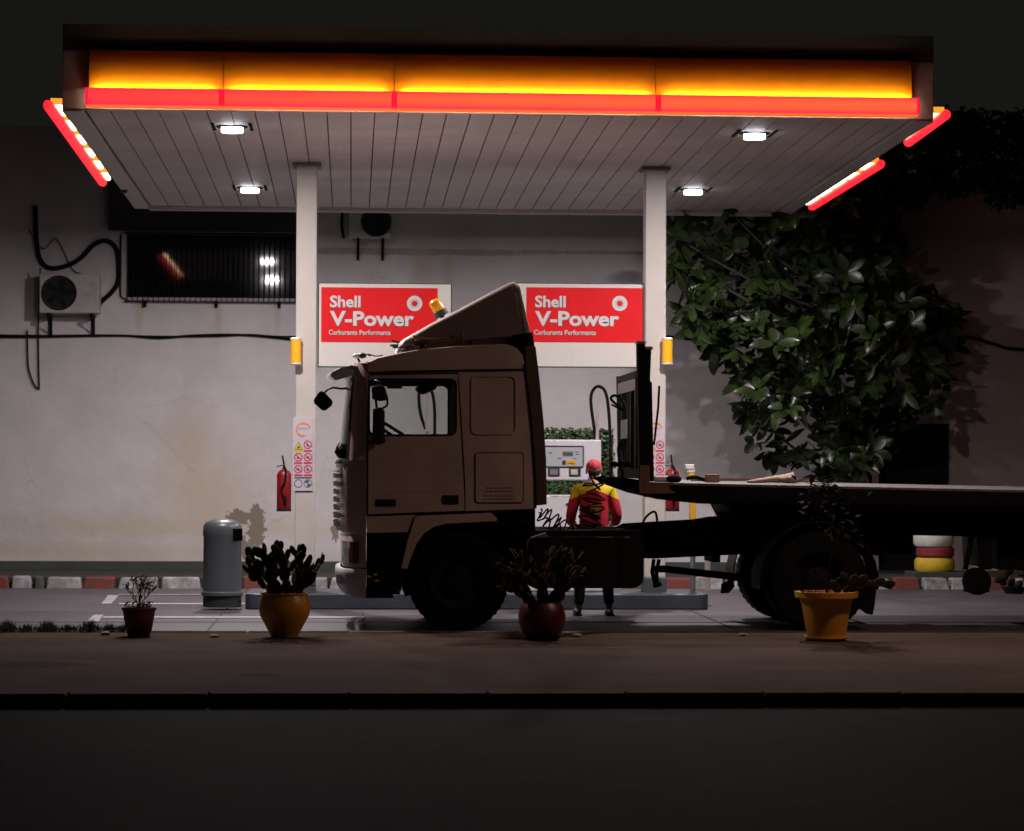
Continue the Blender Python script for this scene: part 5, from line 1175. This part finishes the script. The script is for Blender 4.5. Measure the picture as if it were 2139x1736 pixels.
for k_ in range(110):
    a = rnd.uniform(0, 2*PI); rr = rnd.uniform(0,.2); c = Vector((xx+rr*math.cos(a), YT+rr*math.sin(a)*.8, zz-.06)); d = Vector((math.cos(a)*.8, math.sin(a)*.5, rnd.uniform(.5,1.5))).normalized(); leaf(m, c, d, Vector((rnd.uniform(-.3,.3),0,1)), rnd.uniform(.1,.24), .012)
m.build('leaves', mat('weed leaf', (.05,.075,.03), .7, var=.5), t, fixn=False)

# big rubber-leaf tree against the wall
TRE = thing('rubber_tree', 'big dark tree with large glossy leaves against the wall right of the column', 'tree', (X_(1765,37.2), 37.2, .115))
outline = [(1408,430),(1398,500),(1396,590),(1425,645),(1465,690),(1488,740),(1540,800),(1545,870),(1575,925),(1622,965),(1690,1003),(1835,1006),(1845,960),(1848,890),(1905,880),(1965,840),(2000,760),(2004,690),(1990,630),(1955,585),(1900,560),(1868,500),(1852,430),(1830,330),(1700,300),(1500,330)]
def inside(x, y, poly):
    c = False; j = len(poly)-1
    for i in range(len(poly)):
        xi, yi = poly[i]; xj, yj = poly[j]
        if (yi > y) != (yj > y) and x < (xj-xi)*(y-yi)/(yj-yi)+xi: c = not c
        j = i
    return c
rnd = random.Random(21); lf = MB(); centres = []; tries = 0
while len(centres) < 520 and tries < 20000:
    tries += 1; px, py = rnd.uniform(1390,2010), rnd.uniform(300,1015)
    if not inside(px, py, outline): continue
    ed = min(math.hypot(px-a, py-b) for a, b in outline)
    Y = 36.0 + 1.7*(px-1400)/600 + rnd.uniform(-1,1)*min(1.2, .25+ed/120)
    Y = min(Y, YW-.25)
    centres.append(P(px, py, Y))
for c in centres:
    ax = Vector((rnd.uniform(-.7,.7), rnd.uniform(-1.2,.5), rnd.uniform(-.9,.7))).normalized(); n_ = rnd.choice([4,5,6,7]); u = ax.orthogonal().normalized(); v = ax.cross(u)
    ph = rnd.uniform(0,6.28)
    for k_ in range(n_):
        a = ph+2*PI*k_/n_+rnd.uniform(-.25,.25); d = (ax*rnd.uniform(.15,.8)+u*math.cos(a)+v*math.sin(a)+Vector((0,0,-.25))).normalized()
        leaf(lf, c+d*.02, d, ax if abs(d.dot(ax)) < .95 else u, rnd.uniform(.14,.38), rnd.uniform(.045,.09))
m_leaf = mat('glossy leaf', (.021,.038,.008), .32, var=.7, scale=5, spec=.28, col2=(.004,.006,.003))
lf.build('crown', m_leaf, TRE, fixn=False, smooth='all')
m = MB(); tb = Vector((X_(1765,37.2), 37.2, .1)); hub = P(1750,930,37.1)
m.tube(smooth_path([tb, tb.lerp(hub,.5)+Vector((.05,0,0)), hub, P(1730,800,36.9), P(1720,600,36.8), P(1700,430,36.7)],5), [.13-.0035*i for i in range(26)], 10); m.build('trunk', mat('bark', (.05,.04,.032), .9, var=.4, scale=12, bump=.5), TRE, smooth='all')
m = MB()
for k_ in range(60):
    c = rnd.choice(centres); base = Vector((X_(1735,36.9)+rnd.uniform(-.1,.1), 36.9, max(1.6, c.z-rnd.uniform(.3,1.2)))); mid = base.lerp(c,.5)+Vector((0,rnd.uniform(-.1,.1),-.1)); m.tube(smooth_path([base, mid, c],3), [.03,.027,.024,.02,.016,.012,.008], 6, cap=False)
m.build('branches', mat('branch bark', (.045,.036,.03), .9), TRE, smooth='all')
# second, darker crown rising over the wall at the far right
T2 = thing('background_tree', 'dark tree crown rising above the wall at the upper right', 'tree', (X_(2050,41), 41, 0))
m = MB(); rnd = random.Random(77)
for k_ in range(5200):
    px = rnd.uniform(1780,2330); py = rnd.uniform(230, 418+22*math.sin(px*.018)+12*math.sin(px*.07)); Y = rnd.uniform(37.2,38.4)
    c = P(px, py, Y); d = Vector((rnd.uniform(-1,1),rnd.uniform(-1,1),rnd.uniform(-1,.5))).normalized(); leaf(m, c, d, Vector((rnd.uniform(-.5,.5),-.5,1)), rnd.uniform(.10,.2), .045)
m.build('crown', mat('background leaf', (.02,.028,.012), .6, var=.5), T2, fixn=False)
m = MB(); a = X_(2230,37.6); m.tube([(a,37.8,.1),(a+.1,37.8,3),(a-.2,37.8,6)], [.18,.14,.08], 10); m.build('trunk', mat('bark b', (.05,.04,.032), .9), T2, smooth='all')

# small stones on the pavement
for i, (px, py, r_, lb) in enumerate(((447,1332,.035,'small pale stone on the pavement between the two left pots'),(220,1327,.04,'flat pale stone beside the grass strip'),(1204,1331,.04,'dark pebble just right of the dark red cactus pot'),(1552,1329,.035,'dark pebble left of the large yellow flowerpot'))):
    b = PZ(px, py, ZS); m = MB(); m.ellipsoid(b+Vector((0,0,r_*.35)), (r_*1.3,r_,r_*.6), None, 8, 6); m.v = [(v[0]+random.uniform(-.004,.004), v[1], v[2]+random.uniform(-.003,.003)) for v in m.v]
    tag(m.build('stone', mat('stone %d' % i, (.3,.27,.24), .9, var=.4), loc=tuple(b)), lb, 'stone', 'stones on the pavement')

# ------------------------------------------------------------------ light
W = bpy.data.worlds.new('World'); S.world = W; W.use_nodes = True; nt = W.node_tree; N = nt.nodes; bg = N['Background']
sky = N.new('ShaderNodeTexSky'); sky.sky_type = 'NISHITA'; sky.sun_disc = False; sky.sun_elevation = R(-6); sky.sun_rotation = R(200)
mx = N.new('ShaderNodeMix'); mx.data_type = 'RGBA'; mx.blend_type = 'ADD'; mx.inputs[0].default_value = .02
mx.inputs[6].default_value = (.0082,.0080,.0068,1); nt.links.new(sky.outputs[0], mx.inputs[7]); nt.links.new(mx.outputs[2], bg.inputs[0]); bg.inputs[1].default_value = 1.0
for p in lamps:
    l = bpy.data.lights.new('canopy_lamp_light', 'AREA'); l.energy = 285; l.color = (1.0,.915,.92); l.shape = 'RECTANGLE'; l.size = .2; l.size_y = .2
    o = bpy.data.objects.new('canopy_lamp_light', l); COL.objects.link(o); o.location = p
l = bpy.data.lights.new('street_lamp_light', 'AREA'); l.energy = 110; l.color = (1.0,.66,.52); l.shape = 'DISK'; l.size = .35
o = bpy.data.objects.new('street_lamp_light', l); COL.objects.link(o); o.location = (6.3, 22.6, 5.2)

S.view_settings.view_transform = 'Standard'; S.view_settings.look = 'None'; S.view_settings.exposure = 0; S.view_settings.gamma = 1
S.render.engine = 'CYCLES'
S.cycles.max_bounces = 8; S.cycles.diffuse_bounces = 2; S.cycles.transparent_max_bounces = 12; S.cycles.sample_clamp_indirect = 6
S.render.resolution_x = 1024; S.render.resolution_y = 831
